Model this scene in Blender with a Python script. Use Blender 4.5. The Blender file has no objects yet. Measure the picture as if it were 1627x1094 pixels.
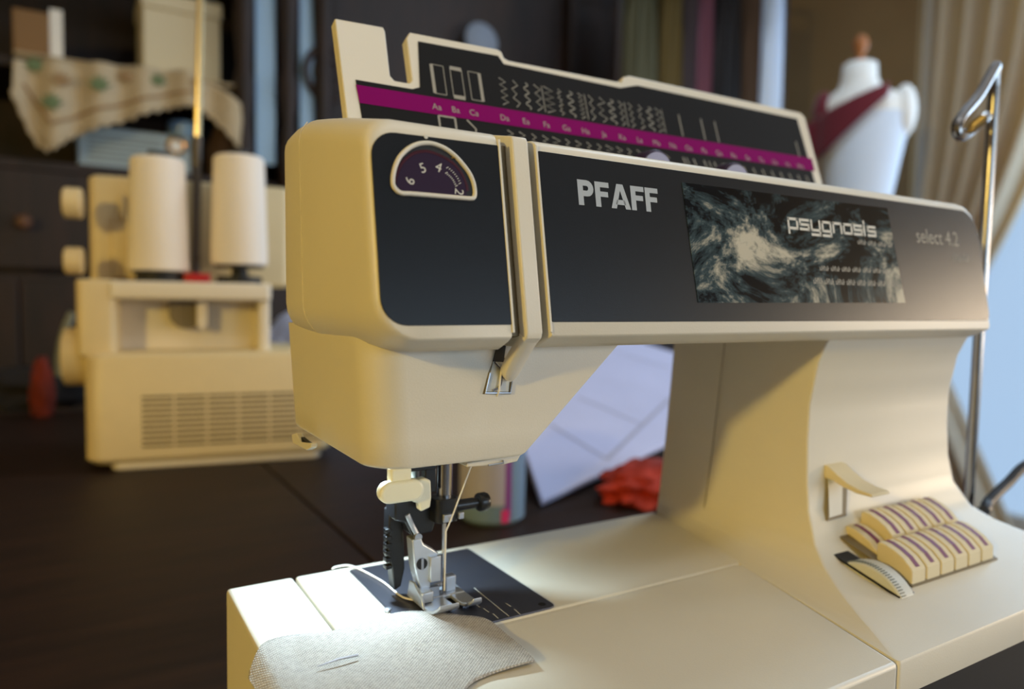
import bpy, bmesh, math, random
from mathutils import Vector, Matrix
random.seed(7)
# ---------------------------------------------------------------- units: model coordinates are millimetres, needle hole at (0,0,0)
TABLE_Z = -85.0                      # table top below the machine bed, mm
FLOOR_Z = TABLE_Z - 750.0
def W(p): return Vector((p[0]*.001, p[1]*.001, (p[2]-FLOOR_Z)*.001))
# ---------------------------------------------------------------- camera (solved from the vanishing points of the machine)
IMW, IMH = 1627.0, 1094.0
CX, CY = IMW/2, IMH/2
VPX, VPY = (2740.0, 505.0), (105.0, 455.0)
FPX = math.sqrt(-((VPX[0]-CX)*(VPY[0]-CX)+(VPX[1]-CY)*(VPY[1]-CY)))
EX = Vector((VPX[0]-CX, VPX[1]-CY, FPX)).normalized()
EY = Vector((VPY[0]-CX, VPY[1]-CY, FPX)).normalized()
EZ = EX.cross(EY)
if EZ.y > 0: EZ = -EZ
CAM = Vector((-128.975, -262.64, 125.0))
def ray(px, py):
    c = Vector((px-CX, py-CY, FPX))
    return Vector((EX.dot(c), EY.dot(c), EZ.dot(c)))
def hit(px, py, P0, n):
    d = ray(px, py); n = Vector(n)
    return CAM + d*((Vector(P0)-CAM).dot(n)/d.dot(n))
def onX(px, py, x): return hit(px, py, (x,0,0), (1,0,0))
def onY(px, py, y): return hit(px, py, (0,y,0), (0,1,0))
def onZ(px, py, z): return hit(px, py, (0,0,z), (0,0,1))
scene = bpy.context.scene
C = scene.collection
cd = bpy.data.cameras.new('camera'); cam = bpy.data.objects.new('camera', cd); C.objects.link(cam)
right = Vector((EX.x, EY.x, EZ.x)); up = -Vector((EX.y, EY.y, EZ.y)); back = -Vector((EX.z, EY.z, EZ.z))
M3 = Matrix((right, up, back)).transposed()
cam.matrix_world = Matrix.Translation(W(CAM)) @ M3.to_4x4()
cd.sensor_width = 36.0; cd.sensor_fit = 'HORIZONTAL'; cd.lens = FPX/IMW*36.0
cd.clip_start = .01; cd.clip_end = 60
cd.dof.use_dof = True; cd.dof.focus_distance = .260; cd.dof.aperture_fstop = 6.5
scene.camera = cam
# ---------------------------------------------------------------- world, lights, exposure
scene.view_settings.view_transform = 'Standard'; scene.view_settings.look = 'None'
scene.view_settings.exposure = 0.0; scene.view_settings.gamma = 1.0; scene.view_settings.use_curve_mapping = False
wd = bpy.data.worlds.new('world'); scene.world = wd; wd.use_nodes = True
bg = wd.node_tree.nodes['Background']; bg.inputs[0].default_value = (.50,.68,.92,1); bg.inputs[1].default_value = 1.05
def area(name, loc, target, sx, sy, power, col, spread=180):
    l = bpy.data.lights.new(name, 'AREA'); l.shape = 'RECTANGLE'; l.size = sx; l.size_y = sy; l.energy = power; l.color = col
    l.spread = math.radians(spread)
    o = bpy.data.objects.new(name, l); C.objects.link(o); o.location = loc
    o.rotation_euler = (Vector(target)-Vector(loc)).to_track_quat('-Z','Y').to_euler()
    return o
# room: X -1.9..2.75, Y -2.3..2.2, height 2.55 (metres)
RX0, RX1, RY0, RY1, RH = -1.9, 2.75, -2.3, 2.2, 2.55
area('daylight_window_front', (1.2, RY0-.03, 1.18), (1.2, 0, 1.18), 1.9, .8, 20, (.62,.81,1.0))
area('daylight_window_side', (RX1+.03, -1.15, 1.08), (0, -1.15, 1.08), .8, .65, 38, (1.0,.78,.54))
area('daylight_window_garden', (RX1+.12, .22, 1.65), (0, .22, 1.5), 1.3, 1.1, 28, (.56,.77,1.0))
# ---------------------------------------------------------------- materials
def lin(c):
    return tuple(((v/255)/12.92 if v/255 <= .04045 else ((v/255+.055)/1.055)**2.4) for v in c)
MATS = {}
def mat(name, rgb, rough=.5, metal=0.0, noise=0.0, nscale=60.0, bump=0.0, bscale=400.0, spec=.5, emit=None, estr=0, trans=0, alpha=1, coat=0, sheen=0, rgb2=None, stretch=None):
    m = bpy.data.materials.new(name); m.use_nodes = True; nt = m.node_tree; b = nt.nodes['Principled BSDF']
    c = lin(rgb); b.inputs['Base Color'].default_value = (*c,1); b.inputs['Roughness'].default_value = rough
    b.inputs['Metallic'].default_value = metal; b.inputs['Specular IOR Level'].default_value = spec
    b.inputs['Transmission Weight'].default_value = trans; b.inputs['Coat Weight'].default_value = coat
    b.inputs['Sheen Weight'].default_value = sheen; b.inputs['Alpha'].default_value = alpha
    if emit: b.inputs['Emission Color'].default_value = (*lin(emit),1); b.inputs['Emission Strength'].default_value = estr
    tc = None
    def coords():
        t = nt.nodes.new('ShaderNodeTexCoord'); mp = nt.nodes.new('ShaderNodeMapping')
        nt.links.new(t.outputs['Object'], mp.inputs[0])
        if stretch: mp.inputs['Scale'].default_value = stretch
        return mp.outputs[0]
    if noise or rgb2:
        n = nt.nodes.new('ShaderNodeTexNoise'); n.inputs['Scale'].default_value = nscale; n.inputs['Detail'].default_value = 5
        nt.links.new(coords(), n.inputs['Vector'])
        r = nt.nodes.new('ShaderNodeValToRGB'); nt.links.new(n.outputs['Fac'], r.inputs[0])
        d = lin(rgb2) if rgb2 else tuple(v*(1-noise) for v in c)
        r.color_ramp.elements[0].position = .32; r.color_ramp.elements[1].position = .68
        r.color_ramp.elements[0].color = (*d,1); r.color_ramp.elements[1].color = (*c,1)
        nt.links.new(r.outputs[0], b.inputs['Base Color'])
    if bump:
        n = nt.nodes.new('ShaderNodeTexNoise'); n.inputs['Scale'].default_value = bscale; n.inputs['Detail'].default_value = 3
        nt.links.new(coords(), n.inputs['Vector'])
        bp = nt.nodes.new('ShaderNodeBump'); bp.inputs['Strength'].default_value = bump; bp.inputs['Distance'].default_value = .001
        nt.links.new(n.outputs['Fac'], bp.inputs['Height']); nt.links.new(bp.outputs[0], b.inputs['Normal'])
    MATS[name] = m
    return m
mat('cream', (220,214,198), .42, noise=.03, nscale=25, bump=.06, bscale=1500)
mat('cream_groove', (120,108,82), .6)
mat('panel_black', (15,17,20), .33, bump=.05, bscale=2500, spec=.32)
mat('pit_black', (14,13,14), .6)
mat('lid_black', (25,24,24), .6, spec=.12)
mat('purple_stripe', (124,8,94), .7, spec=.06)
mat('dial_purple', (36,11,43), .5, spec=.25)  # purple darkened to carry the shade of the tension dial's recess
mat('dial_rib', (66,14,32), .45, spec=.3)
mat('print_white', (206,204,194), .5)
mat('print_silver', (178,184,188), .38, metal=.25)
mat('print_dim', (150,146,134), .55)
mat('chrome', (196,197,202), .18, metal=1)
mat('steel', (178,183,192), .36, metal=.85)
mat('foot_steel', (206,213,222), .34, metal=.75)
mat('rust_cloth', (140,44,18), .9, rgb2=(70,20,12), nscale=14)
mat('plate_steel', (112,114,126), .34, metal=.85, bump=.03, bscale=900)
mat('black_plastic', (22,23,26), .32, bump=.05, bscale=700)
mat('knob_white', (232,228,204), .32)
mat('pale_gold', (206,186,142), .3, metal=.8)
mat('brass', (190,140,60), .25, metal=1)
mat('thread_white', (236,232,222), .7)
mat('button_cream', (216,204,172), .75, spec=.25)
mat('button_purple', (116,52,84), .5)
mat('wheel_grey', (200,202,196), .4)
mat('rubber_black', (20,20,22), .6)
mat('table_wood', (46,27,16), .55, spec=.3, rgb2=(30,17,10), nscale=9, stretch=(1,8,8), bump=.08, bscale=60)
mat('dark_wood', (44,26,19), .62, rgb2=(22,13,10), nscale=6, stretch=(6,6,1))
mat('wood_gap', (12,8,6), .8)
mat('serger_cream', (220,200,154), .45, noise=.03)
mat('serger_white', (226,216,196), .45)
mat('vent_dark', (66,52,30), .8)
mat('cone_thread', (238,228,214), .75, bump=.2, bscale=500, stretch=(1,1,12))
mat('red_plastic', (170,24,24), .4)
mat('wall_olive', (176,148,106), .85, noise=.1, nscale=3)
mat('wall_grey', (96,99,106), .9)
mat('wall_pale', (158,138,106), .85, noise=.05, nscale=4)
mat('ceiling_white', (228,230,234), .9, noise=.03)
mat('floor_wood', (92,62,40), .5, rgb2=(70,46,30), nscale=4, stretch=(1,9,1))
mat('curtain_cream', (250,240,216), .85, noise=.06, nscale=20, sheen=.2)
_nt = MATS['curtain_cream'].node_tree; _b = _nt.nodes['Principled BSDF']; _t = _nt.nodes.new('ShaderNodeBsdfTranslucent'); _t.inputs[0].default_value = (*lin((226,200,150)),1)
_m = _nt.nodes.new('ShaderNodeMixShader'); _m.inputs[0].default_value = .55; _nt.links.new(_b.outputs[0],_m.inputs[1]); _nt.links.new(_t.outputs[0],_m.inputs[2]); _nt.links.new(_m.outputs[0],_nt.nodes['Material Output'].inputs[0])
mat('frame_white', (225,222,214), .5)
mat('mannequin_white', (244,244,240), .7)
mat('burgundy', (104,16,34), .85, bump=.3, bscale=300, sheen=.3)
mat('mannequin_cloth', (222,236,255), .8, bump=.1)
mat('knob_wood', (168,104,52), .45)
mat('lace_cloth', (190,172,140), .9, noise=.1, nscale=90, bump=.3, bscale=900)
mat('leaf_green', (104,122,84), .8)
mat('thread_brown', (156,126,88), .8)
mat('radio_silver', (160,172,172), .35, metal=.3)
mat('reflection_and_dish_blue', (150,182,212), .25)  # painted window reflection on the hutch strips; plain colour of the dish
mat('paper_white', (192,196,228), .75, noise=.06, nscale=14)
mat('paper_crease', (160,160,182), .8)
mat('orange_cloth', (192,54,24), .85, rgb2=(104,20,16), nscale=18, bump=.3, bscale=200)
mat('tub_label', (178,176,196), .5)
mat('dial_lilac', (140,142,172), .5)
mat('rod_metal', (150,148,146), .26, metal=1)
mat('pink_fabric', (206,176,176), .9)
mat('tub_purple', (128,60,140), .5)
mat('tub_pink', (214,50,120), .5)
mat('tub_teal', (70,120,140), .5)
mat('cream_box', (208,196,164), .7)
mat('brown_book', (126,94,56), .7)
mat('grey_blue', (128,140,158), .7)
mat('olive_cloth', (72,70,48), .9)
mat('mustard_cloth', (94,78,38), .9)
mat('pink_cloth', (116,70,84), .9)
mat('mauve_cloth', (78,68,74), .9)
mat('brown_cloth', (84,62,44), .9)
mat('black_cloth', (26,22,22), .9)
mat('dim_wood', (92,58,34), .5)
mat('mast_brown', (84,72,58), .5)
mat('grey_plastic', (120,124,112), .5)
mat('cable_black', (20,24,30), .5)
mat('white_heap', (214,220,244), .8)
mat('bulb', (255,250,240), .5, emit=(255,250,240), estr=3)
mat('lamp_shade', (240,214,150), .6, emit=(255,206,130), estr=1.2)
# transparent-ish plastics and panes
def glassy(name, rgb, fac, rough=.1):
    m = bpy.data.materials.new(name); m.use_nodes = True; nt = m.node_tree; b = nt.nodes['Principled BSDF']
    b.inputs['Base Color'].default_value = (*lin(rgb),1); b.inputs['Roughness'].default_value = rough
    t = nt.nodes.new('ShaderNodeBsdfTransparent'); t.inputs[0].default_value = (*lin(rgb),1); mx = nt.nodes.new('ShaderNodeMixShader'); mx.inputs[0].default_value = fac
    out = nt.nodes['Material Output']
    nt.links.new(t.outputs[0], mx.inputs[1]); nt.links.new(b.outputs[0], mx.inputs[2]); nt.links.new(mx.outputs[0], out.inputs[0])
    MATS[name] = m
glassy('tub_plastic', (170,200,225), .45, .15)
glassy('window_glass', (245,248,250), .06, .02)
# linen: woven bump and two-tone threads
def linen(name, rgb, rgb2, sc):
    m = bpy.data.materials.new(name); m.use_nodes = True; nt = m.node_tree; b = nt.nodes['Principled BSDF']; b.inputs['Roughness'].default_value = .85
    t = nt.nodes.new('ShaderNodeTexCoord'); mp = nt.nodes.new('ShaderNodeMapping'); mp.inputs['Rotation'].default_value = (0,0,.85)
    nt.links.new(t.outputs['Object'], mp.inputs[0])
    hs = []
    for ax in (0,1):
        w = nt.nodes.new('ShaderNodeTexWave'); w.wave_type = 'BANDS'; w.bands_direction = 'XY'[ax]; w.inputs['Scale'].default_value = sc; w.inputs['Distortion'].default_value = 1.4; w.inputs['Detail'].default_value = 2; w.inputs['Detail Scale'].default_value = 3
        nt.links.new(mp.outputs[0], w.inputs['Vector']); hs.append(w.outputs['Fac'])
    mm = nt.nodes.new('ShaderNodeMath'); mm.operation = 'MULTIPLY'; nt.links.new(hs[0], mm.inputs[0]); nt.links.new(hs[1], mm.inputs[1])
    n = nt.nodes.new('ShaderNodeTexNoise'); n.inputs['Scale'].default_value = 500; nt.links.new(mp.outputs[0], n.inputs['Vector'])
    ad = nt.nodes.new('ShaderNodeMath'); ad.operation = 'MULTIPLY_ADD'; ad.inputs[1].default_value = .6; nt.links.new(n.outputs['Fac'], ad.inputs[0]); nt.links.new(mm.outputs[0], ad.inputs[2])
    r = nt.nodes.new('ShaderNodeValToRGB'); r.color_ramp.elements[0].position = .2; r.color_ramp.elements[1].position = .8
    r.color_ramp.elements[0].color = (*lin(rgb2),1); r.color_ramp.elements[1].color = (*lin(rgb),1); nt.links.new(ad.outputs[0], r.inputs[0]); nt.links.new(r.outputs[0], b.inputs['Base Color'])
    bp = nt.nodes.new('ShaderNodeBump'); bp.inputs['Strength'].default_value = .7; bp.inputs['Distance'].default_value = .0003; nt.links.new(mm.outputs[0], bp.inputs['Height']); nt.links.new(bp.outputs[0], b.inputs['Normal'])
    MATS[name] = m
linen('linen', (196,190,180), (142,136,128), 330)
# sticker print: black and pale blue marbled photograph
def marbled(name):
    m = bpy.data.materials.new(name); m.use_nodes = True; nt = m.node_tree; b = nt.nodes['Principled BSDF']; b.inputs['Roughness'].default_value = .16
    t = nt.nodes.new('ShaderNodeTexCoord'); mp = nt.nodes.new('ShaderNodeMapping'); mp.inputs['Scale'].default_value = (1,1,1.7); nt.links.new(t.outputs['Object'], mp.inputs[0])
    n = nt.nodes.new('ShaderNodeTexNoise'); n.inputs['Scale'].default_value = 22; n.inputs['Detail'].default_value = 10; n.inputs['Roughness'].default_value = .7; n.inputs['Distortion'].default_value = .7; nt.links.new(mp.outputs[0], n.inputs['Vector'])
    r = nt.nodes.new('ShaderNodeValToRGB'); e = r.color_ramp.elements
    e[0].position = .44; e[0].color = (.004,.005,.007,1); e[1].position = .60; e[1].color = (*lin((196,190,172)),1)
    k = e.new(.51); k.color = (*lin((62,78,84)),1)
    nt.links.new(n.outputs['Fac'], r.inputs[0]); nt.links.new(r.outputs[0], b.inputs['Base Color'])
    MATS[name] = m
marbled('sticker_print')
# ---------------------------------------------------------------- mesh helpers
class MB:
    def __init__(s): s.v = []; s.f = []
    def add(s, vs, fs):
        o = len(s.v); s.v += [Vector(p) for p in vs]; s.f += [tuple(i+o for i in f) for f in fs]; return s
    def box(s, x0, x1, y0, y1, z0, z1):
        return s.add([(x,y,z) for z in (z0,z1) for y in (y0,y1) for x in (x0,x1)], [(0,2,3,1),(4,5,7,6),(0,1,5,4),(2,6,7,3),(0,4,6,2),(1,3,7,5)])
    def prism(s, pts, ext):                       # planar outline extruded by a vector
        n = len(pts); e = Vector(ext); a = [Vector(p) for p in pts]
        return s.add(a+[p+e for p in a], [tuple(range(n-1,-1,-1)), tuple(range(n,2*n))]+[(i,(i+1)%n,n+(i+1)%n,n+i) for i in range(n)])
    def loft(s, rings, cap=True, closed=True):
        n = len(rings[0]); vs = [p for r in rings for p in r]; fs = []
        for k in range(len(rings)-1):
            for i in range(n if closed else n-1):
                j = (i+1)%n; fs.append((k*n+i, k*n+j, (k+1)*n+j, (k+1)*n+i))
        if cap: fs += [tuple(range(n-1,-1,-1)), tuple((len(rings)-1)*n+i for i in range(n))]
        return s.add(vs, fs)
    def tube(s, path, r, seg=8, closed=False):
        P = [Vector(p) for p in path]; m = len(P); rings = []
        t0 = (P[1]-P[0]).normalized(); nrm = t0.orthogonal().normalized()
        for i in range(m):
            if closed: t = (P[(i+1)%m]-P[i-1]).normalized()
            else: t = (P[min(i+1,m-1)]-P[max(i-1,0)]).normalized()
            nrm = (nrm - t*nrm.dot(t)).normalized(); bn = t.cross(nrm)
            rr = r[i] if isinstance(r,(list,tuple)) else r
            rings.append([P[i]+nrm*(rr*math.cos(a))+bn*(rr*math.sin(a)) for a in [2*math.pi*k/seg for k in range(seg)]])
        if closed: rings.append(rings[0]); return s.loft(rings, cap=False)
        return s.loft(rings)
    def lathe(s, prof, c=(0,0,0), axis=(0,0,1), seg=24):   # prof: (radius, height) pairs
        ax = Vector(axis).normalized(); u = ax.orthogonal().normalized(); w = ax.cross(u); c = Vector(c)
        return s.loft([[c+ax*h+u*(r*math.cos(a))+w*(r*math.sin(a)) for a in [2*math.pi*k/seg for k in range(seg)]] for r,h in prof])
    def ribbon(s, path, width, n, lift=0.0):      # flat strip along a path, lying in the plane with normal n
        P = [Vector(p) for p in path]; n = Vector(n).normalized(); L=[]; R_=[]
        for i in range(len(P)):
            t = (P[min(i+1,len(P)-1)]-P[max(i-1,0)]).normalized(); sd = n.cross(t).normalized()*(width/2)
            L.append(P[i]+sd+n*lift); R_.append(P[i]-sd+n*lift)
        k = len(P); return s.add(L+R_, [(i,i+1,k+i+1,k+i) for i in range(k-1)])
    def mesh(s, name, local=False, recalc=True):
        me = bpy.data.meshes.new(name)
        me.from_pydata([(p*.001 if local else W(p)) for p in s.v], [], s.f)
        if recalc:
            bm = bmesh.new(); bm.from_mesh(me); bmesh.ops.remove_doubles(bm, verts=bm.verts, dist=1e-7); bmesh.ops.recalc_face_normals(bm, faces=bm.faces); bm.to_mesh(me); bm.free()
        return me
def link(name, me, m, parent=None, angle=32, smooth=True, bevel=0, seg=2):
    if m: me.materials.append(MATS[m])
    if smooth:
        for p in me.polygons: p.use_smooth = True
        me.set_sharp_from_angle(angle=math.radians(angle))
    o = bpy.data.objects.new(name, me); C.objects.link(o)
    if parent is not None: attach(o, parent)
    if bevel:
        md = o.modifiers.new('bevel','BEVEL'); md.width = bevel*.001; md.segments = seg; md.limit_method = 'ANGLE'; md.angle_limit = math.radians(40); md.harden_normals = False
    return o
ROOTLOC = {}
def world_loc(o):
    l = Vector(o.location)
    return l
def attach(o, parent):
    o.parent = parent
    o.matrix_parent_inverse = PINV.get(parent.name, Matrix.Identity(4))
PINV = {}
def build(mb, name, m, parent=None, **k):
    return link(name, mb.mesh(name), m, parent, **k)
def tag(o, label, cat, group=None):
    o['label'] = label; o['category'] = cat
    if group: o['group'] = group
    return o
def struct(o): o['kind'] = 'structure'; return o
def thing(name, label, cat, base, group=None):
    o = bpy.data.objects.new(name, None); C.objects.link(o); o.location = W(base); o.empty_display_size = .02
    PINV[o.name] = Matrix.Translation(-W(base))
    return tag(o, label, cat, group)
def rp(corners, radii, seg=6):                     # rounded polygon (2D, counter-clockwise or clockwise)
    out = []; n = len(corners)
    for i in range(n):
        p = Vector(corners[i]); a = Vector(corners[i-1])-p; b = Vector(corners[(i+1)%n])-p
        la, lb = a.length, b.length; a.normalize(); b.normalize(); r = radii[i] if isinstance(radii,(list,tuple)) else radii
        ang = a.angle(b); d = min(r/max(math.tan(ang/2),1e-6), la*.49, lb*.49); r = d*math.tan(ang/2)
        if r < 1e-4: out += [p.copy() for _ in range(seg+1)]; continue
        c = p+(a+b).normalized()*(r/math.sin(ang/2)); s0 = p+a*d-c; s1 = p+b*d-c; tot = s0.angle(s1)
        for k in range(seg+1):
            t = k/seg; out.append(c+(s0*math.sin((1-t)*tot)+s1*math.sin(t*tot))/math.sin(tot))
    return out
def lerp(a,b,t): return a+(b-a)*t
def interp(x, xs, ys):
    if x <= xs[0]: return ys[0]
    for i in range(len(xs)-1):
        if x <= xs[i+1]: return lerp(ys[i], ys[i+1], (x-xs[i])/(xs[i+1]-xs[i]))
    return ys[-1]
def smooth_path(pts, n=6, closed=False):           # Catmull-Rom
    P = [Vector(p) for p in pts]; out = []; m = len(P)
    for i in range(m if closed else m-1):
        if closed: p0,p1,p2,p3 = P[i-1],P[i],P[(i+1)%m],P[(i+2)%m]
        else: p0,p1,p2,p3 = P[max(i-1,0)],P[i],P[i+1],P[min(i+2,m-1)]
        for k in range(n):
            t = k/n; out.append(.5*((2*p1)+(p2-p0)*t+(2*p0-5*p1+4*p2-p3)*t*t+(3*p1-p0-3*p2+p3)*t**3))
    if not closed: out.append(P[-1])
    return out
def text_mb(s, size, org, ux, uy, align='LEFT', rot=0.0, lift=0.0, bold=0.0, sx=1.0):
    cu = bpy.data.curves.new('t','FONT'); cu.body = s; cu.size = 1.0; cu.align_x = align; cu.offset = bold; cu.resolution_u = 3
    o = bpy.data.objects.new('t', cu); C.objects.link(o)
    me = bpy.data.meshes.new_from_object(o.evaluated_get(bpy.context.evaluated_depsgraph_get()))
    ux = Vector(ux).normalized(); uy = Vector(uy).normalized(); nn = ux.cross(uy); mb = MB(); cr, sr = math.cos(rot), math.sin(rot)
    vs = [Vector(org)+(ux*(v.co.x*sx*cr-v.co.y*sr)+uy*(v.co.x*sx*sr+v.co.y*cr))*size+nn*lift for v in me.vertices]
    mb.add(vs, [tuple(p.vertices) for p in me.polygons])
    bpy.data.objects.remove(o); bpy.data.meshes.remove(me); bpy.data.curves.remove(cu)
    return mb
# ================================================================ ROOM
def wall_box(name, m, x0,x1,y0,y1,z0,z1, kind=True):
    mb = MB(); mb.box(x0*1000,x1*1000,y0*1000,y1*1000,z0*1000+FLOOR_Z,z1*1000+FLOOR_Z)
    o = build(mb, name, m, smooth=False)
    return struct(o) if kind else o
wall_box('floor', 'floor_wood', RX0-.1,RX1+.1,RY0-.1,RY1+.1,-.1,0)
wall_box('ceiling', 'ceiling_white', RX0-.1,RX1+.1,RY0-.1,RY1+.1,RH,RH+.1)
wall_box('wall_back', 'wall_olive', RX0-.1,RX1+.1,RY1,RY1+.1,0,RH)
wall_box('wall_left', 'wall_pale', RX0-.1,RX0,RY0,RY1,0,RH)
def holed_wall(name, m, axis, c0, c1, a0, a1, holes):   # wall slab with rectangular openings (a0,a1,z0,z1), one mesh
    mb = MB(); cuts = [a0]
    def put(p0,p1,z0,z1):
        if p1-p0 < 1e-6 or z1-z0 < 1e-6: return
        z0m, z1m = z0*1000+FLOOR_Z, z1*1000+FLOOR_Z
        if axis == 'x': mb.box(c0*1000,c1*1000,p0*1000,p1*1000,z0m,z1m)
        else: mb.box(p0*1000,p1*1000,c0*1000,c1*1000,z0m,z1m)
    p = a0
    for (h0,h1,z0,z1) in holes:
        put(p,h0,0,RH); put(h0,h1,0,z0); put(h0,h1,z1,RH); p = h1
    put(p,a1,0,RH)
    return struct(build(mb, name, m, smooth=False))
FRW = (.2,2.2,.75,1.62); SW1 = (-1.6,-.7,.72,1.45); SW2 = (-.45,1.45,.15,2.25)
holed_wall('wall_front','wall_grey','y',RY0-.1,RY0,RX0-.1,RX1+.1,[FRW])
holed_wall('wall_right','wall_olive','x',RX1,RX1+.1,RY0,RY1,[SW1,SW2])
def window(name, axis, c, a0,a1,z0,z1, bars=1):
    def q(mb,p0,p1,zz0,zz1,t0,t1):
        zz0=zz0*1000+FLOOR_Z; zz1=zz1*1000+FLOOR_Z
        if axis=='x': mb.box((c+t0)*1000,(c+t1)*1000,p0*1000,p1*1000,zz0,zz1)
        else: mb.box(p0*1000,p1*1000,(c+t0)*1000,(c+t1)*1000,zz0,zz1)
    mb = MB(); w=.05
    q(mb,a0,a1,z0,z0+w,-.02,.03); q(mb,a0,a1,z1-w,z1,-.02,.03); q(mb,a0,a0+w,z0+w,z1-w,-.02,.03); q(mb,a1-w,a1,z0+w,z1-w,-.02,.03)
    for k in range(bars):
        a = lerp(a0,a1,(k+1)/(bars+1)); q(mb,a-.02,a+.02,z0+w,z1-w,-.015,.025)
    o = struct(build(mb,name,'frame_white',smooth=False))
    for k in range(bars+1):
        p0 = a0+w if k==0 else lerp(a0,a1,k/(bars+1))+.02; p1 = a1-w if k==bars else lerp(a0,a1,(k+1)/(bars+1))-.02
        mb = MB(); q(mb,p0,p1,z0+w,z1-w,.0,.004); build(mb,'pane','window_glass',o,smooth=False)
    return o
window('window_1','y',RY0-.05,*FRW); window('window_2','x',RX1+.05,*SW1); window('window_3','x',RX1+.05,*SW2)
# ================================================================ TABLE
tb = thing('dining_table','dark stained wooden table with a joint between its leaves under both machines','table',(-180,350,FLOOR_Z))
for (x0,x1) in ((-900,71),(73.5,525)):
    mb = MB(); mb.box(x0,x1,-430,1180,TABLE_Z-28,TABLE_Z); build(mb,'table_leaf','table_wood',tb,bevel=1.5)
mb = MB(); mb.box(-800,450,-350,1100,TABLE_Z-110,TABLE_Z-28.2); build(mb,'apron','dark_wood',tb)
for x in (-780,430):
    for y in (-330,1080):
        mb = MB(); mb.lathe([(30,0),(24,60),(34,90),(26,300),(36,560),(40,640)],(x,y,FLOOR_Z),seg=14); build(mb,'leg','dark_wood',tb)
# ================================================================ SEWING MACHINE
SM = thing('sewing_machine','large cream sewing machine with black front panels and lettering, in the foreground','sewing machine',(100,-30,TABLE_Z))
# ---- bed: extension table around the free arm
mb = MB()
L = [(-74,-122),(116,-122),(143.2,-29),(-46.4,-29),(-46.4,55.2),(-74,55.2)]
mb.prism([(x,y,-78) for x,y in L],(0,0,78)); ext = build(mb,'extension_table','cream',SM,bevel=1.6,seg=3)
mb = MB(); mb.prism([(-45.4,-28.2,-42),(143.6,-28.2,-42),(160,20,-42),(163,55,-42),(-45.4,55,-42)],(0,0,42)); build(mb,'free_arm','cream',SM,bevel=1.4,seg=3)
mb = MB(); mb.box(-46.2,141,-29.4,-27.8,-30,-.55); build(mb,'bed_seam','cream',SM)
for k,(x,y) in enumerate(((-66,-112),(-66,45),(100,-112))):
    mb = MB(); mb.lathe([(6,0),(7,7)],(x,y,TABLE_Z),seg=12); build(mb,'rubber_foot','rubber_black',SM)
# ---- needle plate
mb = MB(); out = rp([(-23,-27),(37.6,-27),(37.6,49.6),(-23,49.6)],[1,3,1.5,1.5],3)
mb.prism([(p.x,p.y,-.3) for p in out],(0,0,.95)); pl = build(mb,'needle_plate','plate_steel',SM,bevel=.25)
mb = MB()
for a,b in (((732,937),(745.5,949)),((753.5,933.5),(809,978.6)),((757,960),(762,964)),((768,966),(777,972)),((783,974),(792,982)),((804,958),(812,963)),((817,967),(827,976)),((722,945),(730,952))):
    mb.ribbon([onZ(*a,.7),onZ(*b,.7)],.35,(0,0,1))
build(mb,'engraved_marks','print_white',pl,smooth=False)
mb = MB(); mb.lathe([(1.6,.66),(1.6,.72)],onZ(861,962,0)*1.0,seg=14); build(mb,'plate_hole','pit_black',pl)
mb = MB(); mb.lathe([(1.5,0),(1.5,.9),(1.0,1.2)],onZ(616,970,.2),seg=14); build(mb,'plate_screw','steel',pl)
mb = MB()
for k in range(3): mb.box(-6+k*5,-3.5+k*5,-10,14,.6,1.0)
build(mb,'feed_dog','steel',pl)
# ---- column (pillar and base), lofted by height
zs  = [-13,-1.0,0,.6,1.4,2.4,3.8,6,9,15,28,42,60,77,97,106,113]
Yf  = [-122,-122,-121.5,-113,-105,-96.5,-87,-76,-66.5,-57,-50,-47.6,-46.5,-46.5,-50,-54,-59]
Xf  = [116.6,116.6,117,122.5,128,133,139,146,152,158,161.8,163,163.4,163.6,163.6,163.6,163.6]
Xr  = [308,308,308,307.5,307,306.5,306,304,300,294,288,286,285,285,285,285,285]
Xb  = [165,165,165,165,165,165.2,165.4,165.6,166,166.6,168,169.5,171,172.5,174,174.5,175]
mb = MB(); rings = []
for i in range(len(zs)):
    nsub = 1 if i==len(zs)-1 or i<3 else 3
    for k in range(nsub):
        z = lerp(zs[i],zs[min(i+1,len(zs)-1)],k/nsub)
        g = lambda A: interp(z,zs,A)
        sec = rp([(g(Xb),55),(g(Xf),g(Yf)),(g(Xr),g(Yf)),(g(Xr),55)],[2,1.2,5,8],5)
        rings.append([(p.x,p.y,z) for p in sec])
mb.loft(rings); colm = build(mb,'column','cream',SM,angle=38)
mb = MB(); mb.box(120,304,-117,50,TABLE_Z+4,-13); build(mb,'chassis','rubber_black',SM,bevel=2)
mb = MB(); mb.tube([onX(1148,545,166.0)+Vector((1.6,0,0)),onX(1130,720,164.5)+Vector((.6,0,0)),onX(1116,838,163)+Vector((-.9,0,0))],.22,6); build(mb,'column_seam','cream_groove',colm)
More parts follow.
